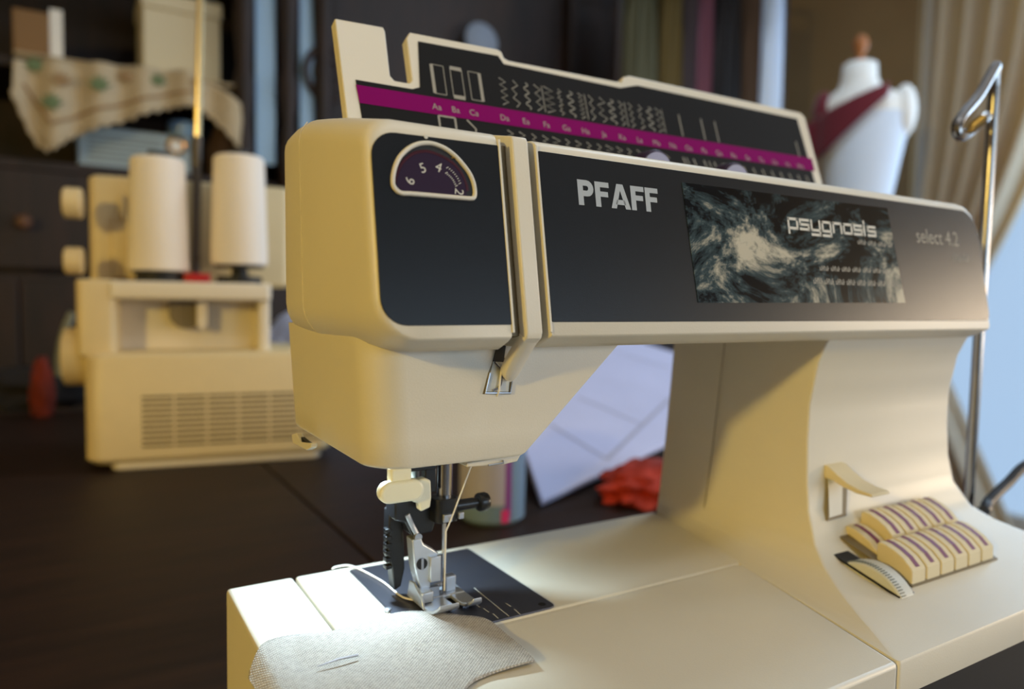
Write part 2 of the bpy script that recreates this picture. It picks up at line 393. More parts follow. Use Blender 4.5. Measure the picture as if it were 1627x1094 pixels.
# ---- front plane of head and arm
NF = Vector((0,-.983,.1846)); DN = Vector((0,-12,-63.9)).normalized(); UF = -DN
F0 = Vector((0,-53,176))
def FP(x, s, lift=0.0): return Vector((x,0,0))+F0+DN*s+NF*lift
def fpx(px, py):
    q = hit(px,py,F0,NF); return q.x, (q-F0).dot(DN)
def yfront(z): return -53-12*(176-z)/63.9
def shell(xl, xr, zb, radii, insetL, insetR, topc, name, dl=None):
    ds = [(0,3.0),(.35,1.7),(1.2,.7),(3,0),(5.5,0),(9,0),(14,0),(30,0),(46,0),(62,0),(78,0),(92,0),(101,1.2),(107,4),(111,8),(113,13)]
    rings = []
    for d,ins in ds:
        bi = interp(d,[0,.35,1.2,3,5.5,9],[4.7,4.2,3.7,2.8,1.6,0]) if d<20 else ins
        zt = interp(d,[0,30,60,85,115],topc)-ins; zl = zb+bi
        a = xl + (ins if insetL else min(ins,.8)) + (interp(d,*dl) if dl else 0); b = xr-(ins if insetR else min(ins,.8))
        sec = rp([(a,zl),(b,zl),(b,zt),(a,zt)],[max(q_-ins,.4) for q_ in radii],6)
        rings.append([(p.x, lerp(yfront(p.y),56,d/113.0), p.y) for p in sec])
    mb = MB(); mb.loft(rings); return build(mb,name,'cream',SM,angle=40)
head = shell(-53.6,-8.2,107.2,[13,1,1,9],True,False,[176.6,182.5,187.5,189,187],'head_cover',dl=([0,40,62,90,113],[0,-2.0,-2.6,-1.0,3]))
armS = shell(5.4,284.5,107.6,[1,4.5,15,1],False,True,[176.6,180,182,182,178],'arm_cover')
mb = MB(); mb.box(-9,6.5,-44,50,109.5,172); build(mb,'arm_core','cream',SM)
# seam on the left cap
mb = MB(); pts=[]
for k in range(23):
    z = lerp(108.0,186,k/22); e = 0
    if z<120.2: e = 13-math.sqrt(max(169-(120.2-z)**2,0))
    if z>179: e = max(e, 9.5-math.sqrt(max(90-(z-179)**2,0)))
    pts.append((-56.3+e, lerp(yfront(z),56,62/113.0), z))
mb.tube(pts,.22,6); build(mb,'cap_seam','cream',head)
# black panels
def panel(outline, m, name, parent, lift=.05, th=.5):
    mb = MB(); mb.prism([FP(x,s,lift-th) for x,s in outline], NF*th*1.0); return build(mb,name,m,parent,bevel=.12)
o2 = rp([(-52.2,3.6),(-8.9,3.0),(-8.9,61.4),(-52.2,61.6)],[8,.5,.5,8],8); headpan = panel([(p.x,p.y) for p in o2],'panel_black','head_panel',SM,.3)
o2 = rp([(6.6,2.9),(283,2.9),(282.6,60.6),(6.6,60.6)],[.5,14,4,.5],8); armpan = panel([(p.x,p.y) for p in o2],'panel_black','arm_panel',SM,.3)
# raised thin rims beside the grooves
for x in (-8.5,5.9):
    mb = MB(); mb.prism([FP(x-.45,1,-.2),FP(x+.45,1,-.2),FP(x+.45,64,-.2),FP(x-.45,64,-.2)],NF*.75); build(mb,'panel_rim','cream',SM,bevel=.15)
# grooves: dark back, and the rib with its tongue
mb = MB(); mb.prism([FP(-8.6,1.0,-4.2),FP(5.8,1.0,-4.2),FP(5.8,64.5,-4.2),FP(-8.6,64.5,-4.2)],-NF*6); build(mb,'groove_floor','cream_groove',SM)
mb = MB(); prof = [(-30,181.5),(-52.6,177),(-53.4,175.6),(-64.9,113.2),(-64.4,111.2),(-60,108),(-47,108),(-47,150)]
mb.prism([(-3.4,y,z) for y,z in prof],(6.2,0,0)); rib = build(mb,'lever_rib','cream',SM,bevel=.6,seg=3)
mb = MB(); rings=[]
for t in (0,.2,.4,.55,.7,.8,.88,.94,.98,1.0):
    y = lerp(-64.0,-50.6,t)+1.6*math.sin(math.pi*t); z = lerp(111.6,95.8,t)-.8*math.sin(math.pi*t); hw = 3.4 if t<.62 else 3.4*math.sqrt(max(1-((t-.62)/.385)**2,.02)); xc = -.3-.5*t
    rings.append([(xc-hw,y+3,z+1.2),(xc-hw,y+.7,z+.1),(xc-hw*.8,y,z-.2),(xc+hw*.8,y,z-.2),(xc+hw,y+.7,z+.1),(xc+hw,y+3,z+1.2)])
mb.loft(rings); build(mb,'rib_tongue','cream',rib,angle=60)
# ---- lower housing with the slanted right edge
rings = []
for z,i in ((68.6,1.6),(69.0,.5),(70,0),(78,0),(88,0),(98,0),(107,0),(112,0)):
    xr = interp(z,[68,71,107,112],[6,9.4,48.5,53.5]); xl = interp(z,[68,112],[-48,-51])
    rings.append([(p.x,p.y,z) for p in rp([(xl+i,50-i),(xl+i,-48+i),(xr-i,-48+i),(xr-i,50-i)],[8,13,1.2,3],8)])
mb = MB(); mb.loft(rings); low = build(mb,'needle_housing','cream',SM,angle=40)
# take-up window
def ypoly(pts, y, th, name, m, parent, **k):
    mb = MB(); mb.prism([onY(px,py,y) for px,py in pts],(0,th,0)); return build(mb,name,m,parent,**k)
slot = ypoly([(786,566),(812,570),(817,592),(811,626),(767,626),(776,592)],-48.12,.5,'takeup_window','cream_groove',low,smooth=False)
ypoly([(784,572),(812,578),(808,622),(772,622),(779,594)],-48.3,.3,'window_back','wheel_grey',slot,smooth=False)
ypoly([(791,546),(804,549),(800,575),(783,574)],-48.35,.3,'window_gap','pit_black',slot,smooth=False)
mb = MB(); mb.tube([onY(*p,-48.5) for p in ((779,592),(771,624),(811,624),(815,594))],.35,6); build(mb,'wire_frame','steel',slot)
mb = MB(); mb.tube(smooth_path([onY(*p,-48.6) for p in ((786,575),(797,590),(795,612),(783,620))],5),.4,6); build(mb,'takeup_lever','chrome',slot)
# bottom thread guide and light edge
mb = MB(); mb.prism([onY(*p,-46) for p in ((742,735),(828,722),(822,733),(800,738),(742,742))],(0,14,0)); build(mb,'thread_guide','cream',low,bevel=.4)
mb = MB(); mb.tube([onY(776,739,-46.5),onY(800,735,-46.5),onY(799,731,-46.5)],.4,6); build(mb,'guide_wire','steel',low)
# thread cutter on the left face
q = [onX(*p,-51) for p in ((463,690),(470,688),(478,702),(494,704),(494,711),(487,715),(465,703))]
mb = MB(); mb.prism(q,(2.5,0,0)); build(mb,'thread_cutter','cream',SM,bevel=.3)
mb = MB(); mb.prism([onX(*p,-50.7) for p in ((478,694),(486,701),(494,705),(480,703))],(1.5,0,0)); build(mb,'cutter_blade','pit_black',SM,smooth=False)
# ---- lettering on the panels
def poly_letters(spec, x0, s_top, h, adv):
    mb = MB(); x = x0
    for ch in spec:
        for poly in GLY[ch]:
            mb.add([FP(x+a*h*1.05, s_top+(1-b)*h, .42) for a,b in poly],[tuple(range(len(poly)))])
        x += ADV[ch]*h*1.05+adv
    return mb
arc = [(.42+.30*math.cos(t), .68+.32*math.sin(t)) for t in [math.pi/2-k*math.pi/8 for k in range(9)]]
arci = [(.40+.08*math.cos(t), .68+.095*math.sin(t)) for t in [math.pi/2-k*math.pi/8 for k in range(9)]]
GLY = {'P': [[(0,0),(.24,0),(.24,1),(0,1)]]+[[arc[i],arc[i+1],arci[i+1],arci[i]] for i in range(8)]+[[(.24,1),arc[0],arci[0],(.24,.775)],[(.24,.585),arci[8],arc[8],(.24,.36)]],
       'F': [[(0,0),(.24,0),(.24,1),(0,1)],[(.24,1),(.24,.79),(.66,.79),(.66,1)],[(.24,.62),(.24,.41),(.60,.41),(.60,.62)]],
       'A': [[(0,0),(.25,0),(.47,.74),(.47,1),(.32,1)],[(.94,0),(.69,0),(.47,.74),(.47,1),(.62,1)],[(.22,.16),(.72,.16),(.66,.36),(.28,.36)]]}
ADV = {'P':.73,'F':.66,'A':.93}
build(poly_letters('PFAFF',21.6,11.2,9.0,.55),'brand_lettering','print_silver',armpan,smooth=False)
def ftext(s, px, py, size, name, m, parent, lift=.42, bold=0.0, sx=1.0, align='LEFT'):
    x, sd = fpx(px,py); return build(text_mb(s,size,FP(x,sd,lift),(1,0,0),UF,align,bold=bold,sx=sx),name,m,parent,smooth=False)
ftext('select 4.2',1455,385,10.5,'model_lettering','print_dim',armpan,sx=.95)
def blur_line(px0,py0,px1,py1,h,name,parent,lift=.42):      # print too small to read in the photograph: a row of tiny strokes
    (xa_,sa_),(xb_,sb_) = fpx(px0,py0),fpx(px1,py1); mb = MB(); n_ = int((xb_-xa_)/1.25)
    for k in range(n_):
        if k%6==5: continue
        x_,s_ = lerp(xa_,xb_,k/n_),lerp(sa_,sb_,k/n_); hh = h*(1.0 if k%3 else .7)
        mb.ribbon([FP(x_,s_,lift),FP(x_,s_-hh,lift)],.5,NF); mb.ribbon([FP(x_,s_-hh*(.2+.3*(k%3)),lift),FP(x_+.9,s_-hh*(.2+.3*(k%3)),lift)],.4,NF)
    build(mb,name,'print_dim',parent,smooth=False)
blur_line(1515,414,1539,416,3.6,'small_lettering',armpan)
# sticker
st = [fpx(1082,290),fpx(1408,331),fpx(1437,481),fpx(1108,481)]
mb = MB(); mb.prism([FP(x,s,.33) for x,s in st],NF*.15); stk = build(mb,'sticker','sticker_print',armpan,smooth=False)
# blocky logo on the sticker, drawn as thick strokes in a 0..1 cell
BL = {'p':[[(0,-.5),(0,1),(1,1),(1,0),(0,0)]],'s':[[(1,1),(0,1),(0,.5),(1,.5),(1,0),(0,0)]],'y':[[(0,1),(0,0),(1,0)],[(1,1),(1,-.5),(0,-.5)]],
      'g':[[(1,0),(0,0),(0,1),(1,1),(1,-.5),(0,-.5)]],'n':[[(0,0),(0,1),(1,1),(1,0)]],'o':[[(0,0),(0,1),(1,1),(1,0),(0,0)]],'i':[[(0,0),(0,1)],[(0,1.35),(0,1.55)]]}
lx0, ls = fpx(1252,362); lx1, _ = fpx(1402,368); mb = MB(); x = lx0; cw = (lx1-lx0)/9.7
for ch in 'psygnosis':
    wd_ = cw*(.12 if ch=='i' else .80)
    for stv in BL[ch]:
        pts = [FP(x+a*wd_, ls-b*4.0, .52) for a,b in stv]
        for i in range(len(pts)-1):
            t = (pts[i+1]-pts[i]).normalized()*.55; mb.ribbon([pts[i]-t,pts[i+1]+t],1.15,NF)
    x += wd_+cw*.28
build(mb,'sticker_logo','print_white',stk,smooth=False)
blur_line(1362,388,1418,394,2.2,'sticker_print_line',stk,.52)
blur_line(1302,430,1420,435,2.2,'sticker_print_line',stk,.52)
blur_line(1292,451,1430,456,2.6,'sticker_print_line',stk,.52)
# ---- tension dial window
def dpx(x,y): return fpx(600+x/7.815, 200+y/7.815)
fr = [(180,720),(195,560),(260,400),(370,290),(480,235),(590,220),(700,235),(830,290),(950,380),(1050,490),(1130,600),(1180,720),(1197,840),(1185,890),(1150,907),(1000,897),(700,872),(400,848),(290,842),(220,800)]
frp = smooth_path([FP(*dpx(*p),.6) for p in fr],4,True)
mb = MB(); mb.tube(frp,.72,8,closed=True); dfr = build(mb,'dial_frame','cream',SM)
mb = MB(); mb.prism([FP(*dpx(*p),.32) for p in fr],NF*.12); build(mb,'dial_pit','pit_black',dfr,smooth=False)
dd = [(222,760),(238,640),(290,510),(370,420),(470,360),(600,345),(720,378),(850,440),(950,520),(1030,630),(1078,760),(1092,885),(700,862),(330,838)]
arcp = smooth_path([FP(*dpx(*p),.48) for p in dd[:12]],4)
mb = MB(); mb.prism([p for p in arcp]+[FP(*dpx(*p),.48) for p in dd[12:]],NF*.35); dial = build(mb,'tension_dial','dial_purple',SM,smooth=False)
cc = FP(*dpx(660,900),.6); mb = MB()
for i in range(2,len(arcp)-1):
    for f_ in (0.,.5):
        a = arcp[i].lerp(arcp[i+1] if i+1<len(arcp) else arcp[i], f_); u = (a-cc).normalized(); t = u.cross(NF).normalized()
        if (a-arcp[-1]).length < 1.5: continue
        mb.prism([a+u*.1-t*.22+NF*.1,a+u*1.0-t*.12+NF*.1,a+u*1.0+t*.12+NF*.1,a+u*.1+t*.22+NF*.1],NF*.25)
build(mb,'dial_ribs','dial_rib',dial,smooth=False)
for s,(x,y),r in (('6',(385,690),1.15),('5',(545,530),.35),('4',(745,520),-.35),('2',(1000,830),-1.75)):
    org = FP(*dpx(x,y),.86); sz = 4.3; ux = Vector((1,0,0)); cr,sr = math.cos(r),math.sin(r)
    tm = text_mb(s,sz,(0,0,0),(1,0,0),(0,0,1),'CENTER')
    mb = MB(); mb.add([org+ux*((v.x)*cr-(v.z-sz*.35)*sr)+UF*((v.x)*sr+(v.z-sz*.35)*cr) for v in tm.v],tm.f)
    build(mb,'dial_number','print_white',dial,smooth=False)
mb = MB()
A0,A1,B0,B1 = dpx(865,520),dpx(1020,715),dpx(825,600),dpx(950,760)
for k in range(9):
    t = k/8; bul = .35*math.sin(math.pi*t)
    for (P,Q,sg) in ((A0,A1,-.55),(B0,B1,.55)):
        x,s = lerp(P[0],Q[0],t)+bul, lerp(P[1],Q[1],t)-bul; ln = .95 if k in (0,8) else .6
        dx,ds = (-.86,.5) if sg<0 else (.86,-.5)
        mb.ribbon([FP(x,s,.86),FP(x+dx*ln,s+ds*ln,.86)],.22,NF)
build(mb,'dial_scale','print_white',dial,smooth=False)
mb = MB(); mb.lathe([(.65,0),(.65,.15)],FP(*fpx(676,218),.3),NF,12); build(mb,'dial_index','print_white',headpan)
mb = MB(); mb.prism([FP(*dpx(*p),.6) for p in ((895,410),(960,415),(920,392))],NF*.2); build(mb,'dial_pointer','brass',dfr,smooth=False)
# ---- lid with the stitch chart, swung up at the back
LD = Vector((0,.333,1)).normalized(); LN = Vector((0,-LD.z,LD.y)); L0 = Vector((0,32,195))
def lpx(px,py,lift=0.0): return hit(px,py,L0,LN)+LN*lift
def LP(x,w,lift=0.0): return Vector((x,0,0))+L0+LD*w+LN*lift
def lxy(px,py):
    q = hit(px,py,L0,LN); return q.x,(q-L0).dot(LD)
lo = [(532,29),(609,43),(612,50),(620,120),(627,128),(650,132),(655,128),(646,60),(651,51),(790,78),(797,82),(801,92),(808,96),(988,131),(990,122),(1000,120),(1272,179),(1279,186),(1306,289)]
lidpts = [lpx(*p) for p in lo]+[LP(273,-16),LP(-30,-16)]
mb = MB(); mb.prism(lidpts,-LN*5.5); lid = build(mb,'chart_lid','cream',SM,bevel=.5)
ch = [(565,127),(655,142),(667,139),(664,66),(791,89),(800,102),(985,140),(1012,136),(1266,189),(1294,288)]
mb = MB(); x9 = lxy(1294,288)[0]; x0_ = lxy(565,127)[0]
mb.prism([lpx(*p,.02) for p in ch]+[LP(x9+2,-14,.02),LP(x0_+1.5,-14,.02)],LN*.25); chart = build(mb,'chart_panel','lid_black',lid,smooth=False)
xa,wa = lxy(565,135); xb,wb = lxy(571,164); xc,wc = lxy(1289,252); xd,we = lxy(1294,272)
mb = MB(); mb.prism([LP(xa,wa,.3),LP(xb,wb,.3),LP(xd,we,.3),LP(xc,wc,.3)],LN*.12); stripe = build(mb,'purple_stripe','purple_stripe',lid,smooth=False)
mb = MB()
def lrib(pts,w=.45,lift=.34): mb.ribbon([LP(x,y,lift) for x,y in pts],w,LN)
X1 = lxy(697,127)[0]; Wt = lxy(697,127)[1]; dX = 9.2
for k in range(3):
    x = X1+k*dX; h=7.2; w=2.9
    for a,b,t in (((x-w,Wt-h),(x-w,Wt+h),1.6 if k==0 else .35),((x+w,Wt-h),(x+w,Wt+h),1.6 if k==2 else .35),((x-w,Wt+h),(x+w,Wt+h),1.9 if k==1 else .35),((x-w,Wt-h),(x+w,Wt-h),1.9 if k==1 else .35)): lrib([a,b],t)
xz = lxy(800,145)[0]; xe = lxy(1048,195)[0]; n = 16
for k in range(n):
    x = lerp(xz,xe,k/(n-1)); amp = random.uniform(1.2,2.6); m_ = random.choice((6,8,10,12)); kind = k%4
    pts = [(x+amp*(1 if i%2 else -1)*(1 if kind!=1 or i%3 else .3), Wt+7.0-14.0*i/m_) for i in range(m_+1)]
    if kind==2: pts = [(x+amp*math.sin(i*.9), Wt+7-14*i/24) for i in range(25)]
    lrib(pts,.5)
    if kind==3: lrib([(x+2.8,Wt+7),(x+2.8,Wt-7)],.4)
    # second row below the stripe
    pts = [(x+amp*(1 if i%2 else -1)*.9, Wt-20-9.0*i/6) for i in range(7)]; lrib(pts,.55)
for px,py in ((1080,195),(1115,200),(1137,205)):
    x = lxy(px,py)[0]; lrib([(x,Wt+6),(x,Wt-7)],.7)
    lrib([(x-1,Wt-20),(x+1,Wt-26),(x-1,Wt-30)],.6)
xL = lxy(710,190)[0]
for k in range(2): lrib([(xL-4+8*k,Wt-18),(xL-4+8*k,Wt-30),(xL+4,Wt-30)],1.0); lrib([(xL-4,Wt-18-6*k),(xL+4,Wt-18-6*k)],.9)
lrib([(xL+10,Wt-18),(xL+14,Wt-22),(xL+13,Wt-28)],.8)
for k in range(14):
    x = lerp(lxy(1080,230)[0],lxy(1280,280)[0],k/13); lrib([(x,Wt-20),(x+1.2,Wt-24),(x-.6,Wt-28)],.8)
lrib([(lxy(1265,230)[0],Wt+3),(lxy(1265,230)[0],Wt-7)],.8)
build(mb,'stitch_symbols','print_dim',chart,smooth=False)
mb = MB(); smid = (wa+wb)/2
for k,s in enumerate('ABCDEFGHJKLMNOPQRSTUVW'):
    x = X1-3+k*dX if k<3 else lerp(xz-2,lxy(1270,262)[0],(k-3)/18)
    t = text_mb(s+'a',4.2,LP(x,smid-1.5,.46),(1,0,0),LD,'CENTER'); mb.add(t.v,t.f)
build(mb,'stripe_letters','print_dim',stripe,smooth=False)
for px,py in ((1035,238),(1160,258)):
    c = onY(px,py,-12)-Vector((0,0,10.2)); mb = MB(); mb.lathe([(9.2,-4),(9.8,-3.4),(9.8,3.4),(9.2,4)],c,(0,1,0),30); d = build(mb,'selector_dial','dial_purple',SM)
    mb = MB(); mb.lathe([(8.6,-4.6),(8.6,-4.1)],c,(0,1,0),30); build(mb,'dial_face','dial_lilac',d)
# ---- buttons on the base
def deck(y): return interp(-y,[-v for v in reversed(Yf[2:])],list(reversed(zs[2:])))
mb = MB()
mb.prism([(178.5,-90.2,2.6),(249.6,-90.2,2.6),(252,-48.6,17),(176,-50,17)],(0,-.25,1.3)); well = build(mb,'button_well','cream_groove',SM,smooth=False)
def button_mesh():
    # local: origin front-bottom-left, x width, y depth
    prof = [(0,0),(0,7.2),(.6,8.4),(4,11.8),(8,14.2),(12,15.8),(15,16.3),(16.2,15.6),(16.4,0)]
    b = MB(); b.prism([(0,y,z) for y,z in prof],(10.3,0,0)); me = b.mesh('button',local=True)
    s = MB(); pts = [(5.25,y,z+.12) for y,z in prof[2:7]]; s.ribbon(pts,3.0,(0,-.5,1)); sm = s.mesh('button_stripe',local=True)
    for p in me.polygons: p.use_smooth = False
    me.materials.append(MATS['button_cream']); sm.materials.append(MATS['button_purple']); return me, sm
bme, bsm = button_mesh()
for row,(y,z,x0) in enumerate(((-89.6,2.4,179.6),(-71.5,9.5,183.0))):
    for k in range(6):
        o = bpy.data.objects.new('stitch_button',bme); C.objects.link(o); o.parent = SM; o.matrix_parent_inverse = PINV[SM.name]
        dz = -5.5 if (row==1 and k==0) else 0
        o.location = W((x0+k*11.5,y,z+dz)); o.rotation_euler = (math.radians(-2),0,0)
        md = o.modifiers.new('bevel','BEVEL'); md.width=.0005; md.segments=2; md.limit_method='ANGLE'; md.angle_limit=math.radians(50)
        t = bpy.data.objects.new('button_stripe',bsm); C.objects.link(t); t.parent = o
# thumbwheel
mb = MB(); mb.prism([(163.6,-93.4,2.4),(174.0,-93.4,2.4),(174.0,-62.0,10.6),(163.6,-62.0,10.6)],(0,-.3,1.0)); tw = build(mb,'thumbwheel_slot','pit_black',SM,smooth=False)
mb = MB(); mb.lathe([(19.6,-4.9),(20.2,-4.4),(20.2,4.4),(19.6,4.9)],(168.8,-77.4,-8.4),(1,0,0),48); wh = build(mb,'thumbwheel','wheel_grey',SM)
mb = MB()
for k in range(40):
    a = math.pi*(.12+.76*k/39); y,z = -77.4-20.2*math.cos(a), -8.4+20.2*math.sin(a); t = Vector((0,math.sin(a),math.cos(a)))*.22; r = Vector((0,-math.cos(a),math.sin(a)))
    c = Vector((0,y,z)); mb.prism([c-t+Vector((164.8,0,0)),c+t+Vector((164.8,0,0)),c+t+Vector((167.6,0,0)),c-t+Vector((167.6,0,0))],r*.35)
build(mb,'wheel_ridges','grey_plastic',wh,smooth=False)
# stitch lever on the column
SLN = Vector((0,-23,6)).normalized(); SLP = Vector((0,-48.0,43.4))
def slp(pts,l): return [hit(px,py,SLP,SLN)+SLN*l for px,py in pts]
mb = MB(); mb.prism(slp([(1315,748),(1346,746),(1343,819),(1314,827)],.5),-SLN*1.2); sl = build(mb,'lever_slot','cream_groove',SM,smooth=False)
mb = MB(); mb.prism(slp([(1314,752),(1337,750),(1336,816),(1316,822)],.7),-SLN*.4); build(mb,'slot_plate','wheel_grey',sl,smooth=False)
mb = MB(); prof = [(-44,48.5),(-49.5,47.6),(-54,44.6),(-59,42.0),(-65,40.2),(-71.5,39.6),(-71.8,38.2),(-64,38.2),(-57,39.6),(-52,41.4),(-44,42)]
mb.prism([(175.6,y,z) for y,z in prof],(13.6,0,0)); build(mb,'stitch_lever','button_cream',SM,bevel=.4)
# ---- needle, presser bar and feet
mb = MB(); mb.lathe([(3.3,38),(3.3,70)],(1.0,2.5,0),seg=20); build(mb,'needle_bar','chrome',SM)
mb = MB(); mb.lathe([(2.6,30),(2.6,72)],(-10,9,0),seg=16); build(mb,'presser_bar','steel',SM)
mb = MB(); sec = rp([(-4.8,-3.5),(5.2,-3.5),(5.2,6.5),(-4.8,6.5)],2.6,4); mb.loft([[(p.x,p.y,z) for p in sec] for z in (33.5,35,41,43.2)]); cl = build(mb,'needle_clamp','black_plastic',SM,angle=30,bevel=.4)
mb = MB(); mb.lathe([(2.3,0),(2.3,9),(2.0,9.1),(2.0,11),(3.6,11.1),(3.9,11.8),(3.9,14.6),(3.4,15.6),(1,15.9)],(4.8,1,38.7),(1,0,0),20); build(mb,'clamp_screw','black_plastic',cl)
mb = MB(); mb.box(-2.6,1.4,-5.0,-3.2,34.2,37.4); mb.box(4.6,7.0,-4.2,-2.6,34.4,37.2); build(mb,'thread_hook','steel',cl,bevel=.4)
mb = MB(); mb.lathe([(.05,-4.5),(.55,-2),(.55,14),(.85,16),(.95,34)],(0,0,0),seg=10); build(mb,'needle','chrome',SM)
def capsule(x0,x1,zc,r,y0,y1,name,m,parent,bev=1.2):
    pts = [(x1-r+r*math.cos(a), zc+r*math.sin(a)) for a in [math.pi/2-math.pi*k/10 for k in range(11)]]+[(x0+r+r*math.cos(a), zc+r*math.sin(a)) for a in [-math.pi/2-math.pi*k/10 for k in range(11)]]
    mb = MB(); mb.prism([(x,y0,z) for x,z in pts],(0,y1-y0,0)); return build(mb,name,m,parent,bevel=bev,seg=3)
kn = capsule(-29.6,-11.4,49.2,4.2,-6,-1,'threader_knob','knob_white',SM)
mb = MB(); mb.box(-24.5,-16,-4,1,52,58); build(mb,'knob_stem','knob_white',kn,bevel=.8)
ypoly([(662,764),(676,760),(685,763),(686,790),(684,806),(669,813),(667,800),(655,797)],-3.5,5,'threader_bracket','knob_white',SM,bevel=.7)
mb = MB(); mb.box(-23,-4.5,-2,14,55.5,68); mb.box(-9,-4,-1,3,46,56); build(mb,'threader_carrier','black_plastic',SM,bevel=.5)
def xz_block(pts, y0, y1, name, m, parent=SM, **k):
    mb = MB(); mb.prism([(x,y0,z) for x,z in pts],(0,y1-y0,0)); return build(mb,name,m,parent,**k)
hold = xz_block([(-20,46),(-9,47),(-8,42),(-3.2,41.5),(-2.4,33),(-3.6,28.5),(-12.5,28),(-15.5,34),(-20,35.5)],3,13,'foot_holder','black_plastic',bevel=.7)
mb = MB(); mb.tube([(-15,2.6,37.5),(-12.5,2.4,32),(-10.6,2.4,28.5)],1.1,8); mb.lathe([(1.6,0),(1.6,2)],(-10.8,2.8,28),(0,-1,0),12); build(mb,'holder_lever','steel',hold)
idt = xz_block([(-20,38),(-15,39),(-13.5,26),(-13,13),(-14.5,6),(-17.5,4.5),(-18.6,14),(-20.4,20)],9,15,'dual_feed_arm','black_plastic',bevel=.6)
mb = MB()
for k in range(6): mb.box(-21.4,-18.8,8.6,12,14+k*3,15.6+k*3)
build(mb,'feed_arm_ridges','black_plastic',idt,bevel=.3)
ank = xz_block([(-13.6,27.4),(-9.8,27.8),(-8.6,25),(-2.2,20.6),(-2.0,9.5),(-5.4,9),(-5.6,3),(-9.2,4.0),(-12.4,16)],.5,7,'presser_ankle','foot_steel',bevel=.5)
mb = MB(); mb.box(-6.4,-1.8,-1.4,.8,9.4,19.8); build(mb,'ankle_block','foot_steel',ank,bevel=.35)
mb = MB(); mb.lathe([(2.3,0),(2.3,.5)],(-9.4,.55,17.2),(0,-1,0),18); mb2 = build(mb,'ankle_screw','pit_black',ank)
mb = MB(); mb.box(-9.9,-8.9,-.3,.2,14.9,19.5); build(mb,'screw_slot','steel',ank)
# foot sole: two curled toes, cross bar, side cheek
def toe(x0,x1,name):
    mb = MB(); rings=[]
    for y,z,i in ((8,2.6,.2),(2,2.2,0),(-6,2.1,0),(-11,2.4,0),(-14.5,3.4,.2),(-17,5.0,.8),(-18.2,6.4,1.6)):
        rings.append([(x0+i,y,z-.8),(x1-i,y,z-.8),(x1-i,y,z+.7),(x0+i,y,z+.7)])
    mb.loft(rings); return build(mb,name,'foot_steel',pf,bevel=.3,angle=50)
mb = MB(); mb.box(-11.4,9.2,-1.5,7,1.2,3.2); mb.box(-11.6,-6.6,-5,4.5,3,7.4); mb.box(1.5,6.4,1,5,3,9.5); pf = build(mb,'presser_foot','foot_steel',SM,bevel=.5)
toe(-11.8,-.6,'foot_toe'); toe(2.6,9.4,'foot_toe')
mb = MB(); mb.tube([(-9,2.5,6.4),(6,2.5,6.4)],1.0,10); mb.box(-6.5,-2,-.5,3.5,3,7); build(mb,'foot_pin','steel',pf)
mb = MB(); mb.prism([(-12.4,8,2),(-12.4,-8,2),(-12.4,-6,5.5),(-12.4,2,9.6),(-12.4,6,9)],(1.0,0,0)); build(mb,'foot_cheek','foot_steel',pf,bevel=.2)
# ---- sewing lamp in the housing
mb = MB(); mb.lathe([(.5,0),(5,2),(6,6),(4,9)],(-26,24,62),seg=16); build(mb,'sewing_bulb','bulb',SM)
sl_ = bpy.data.lights.new('sewing_lamp_light','SPOT'); sl_.energy = .70; sl_.color = (.66,.87,1.0); sl_.spot_size = math.radians(140); sl_.spot_blend = .5; sl_.shadow_soft_size = .004
so = bpy.data.objects.new('sewing_lamp_light',sl_); C.objects.link(so); so.location = W((-26,24,61)); so.parent = SM; so.matrix_parent_inverse = PINV[SM.name]
so.rotation_euler = (Vector((-30,8,0))-Vector((-26,24,61))).to_track_quat('-Z','Y').to_euler()
# ---- threads
mb = MB(); mb.tube([onY(797,582,-49.0),onY(793,621,-49.4),Vector((.3,-5.7,35.6)),Vector((-.4,-2.6,30)),Vector((0,-1.1,5))],.32,6)
tag(build(mb,'sewing_thread','thread_white'),'thin pale thread running down from the take-up window to the needle','thread')
mb = MB(); mb.tube(smooth_path([Vector((-10,-2,3)),onZ(640,948,1.4),onZ(610,925,1.3),onZ(580,908,1.2),onZ(555,898,1.0),onZ(535,900,.9),onZ(528,903,.9)],5),.4,6)
tag(build(mb,'thread_tail','thread_white'),'loose white thread tail trailing across the needle plate behind the foot','thread')
# ---- linen scrap and the pin
edge = [(3.8,-62.8),(6.0,-45),(6.3,-25.8),(-1,-17.5),(-9.1,-11.0),(-19.3,-4.1),(-32.3,-4.6),(-41,-6.4),(-49.9,-6.7),(-57,-4.2),(-63.8,-3.5),(-72.5,-7.9),(-79.4,-18.9)]
low_e = [(3.8,-62.8),(-4,-62),(-14,-61.5),(-22,-64),(-30,-72),(-38,-80),(-46,-84),(-54,-86),(-62,-84),(-68,-74),(-74,-58),(-79,-38),(-80.5,-22)]
Ea = smooth_path([(x,y,0) for x,y in edge],5); Eb = smooth_path([(x,y,0) for x,y in low_e],5)
def cz(x,y): return 1.0+.7*math.sin(x*.11+1)*math.sin(y*.09)+(.9 if x<-74 else 0)*0+.5*math.sin(x*.06-y*.12)+ max(0,(-60-x))*.10*max(0,math.sin((x+60)*-.16))
verts=[];faces=[];nr=26;nc=len(Ea)
for j in range(nr+1):
    for i in range(nc):
        p = Ea[i].lerp(Eb[i],j/nr); dip = -max(0,-74.5-p.x)*.5; verts.append(Vector((p.x,p.y,max(cz(p.x,p.y),.9)+dip+(.5 if p.x<-74 else 0))))
for j in range(nr):
    for i in range(nc-1): faces.append((j*nc+i,j*nc+i+1,(j+1)*nc+i+1,(j+1)*nc+i))
mb = MB(); mb.add(verts,faces); cl_ = build(mb,'linen_scrap','linen',angle=60)
md = cl_.modifiers.new('solid','SOLIDIFY'); md.thickness = .0006; md.offset = 1
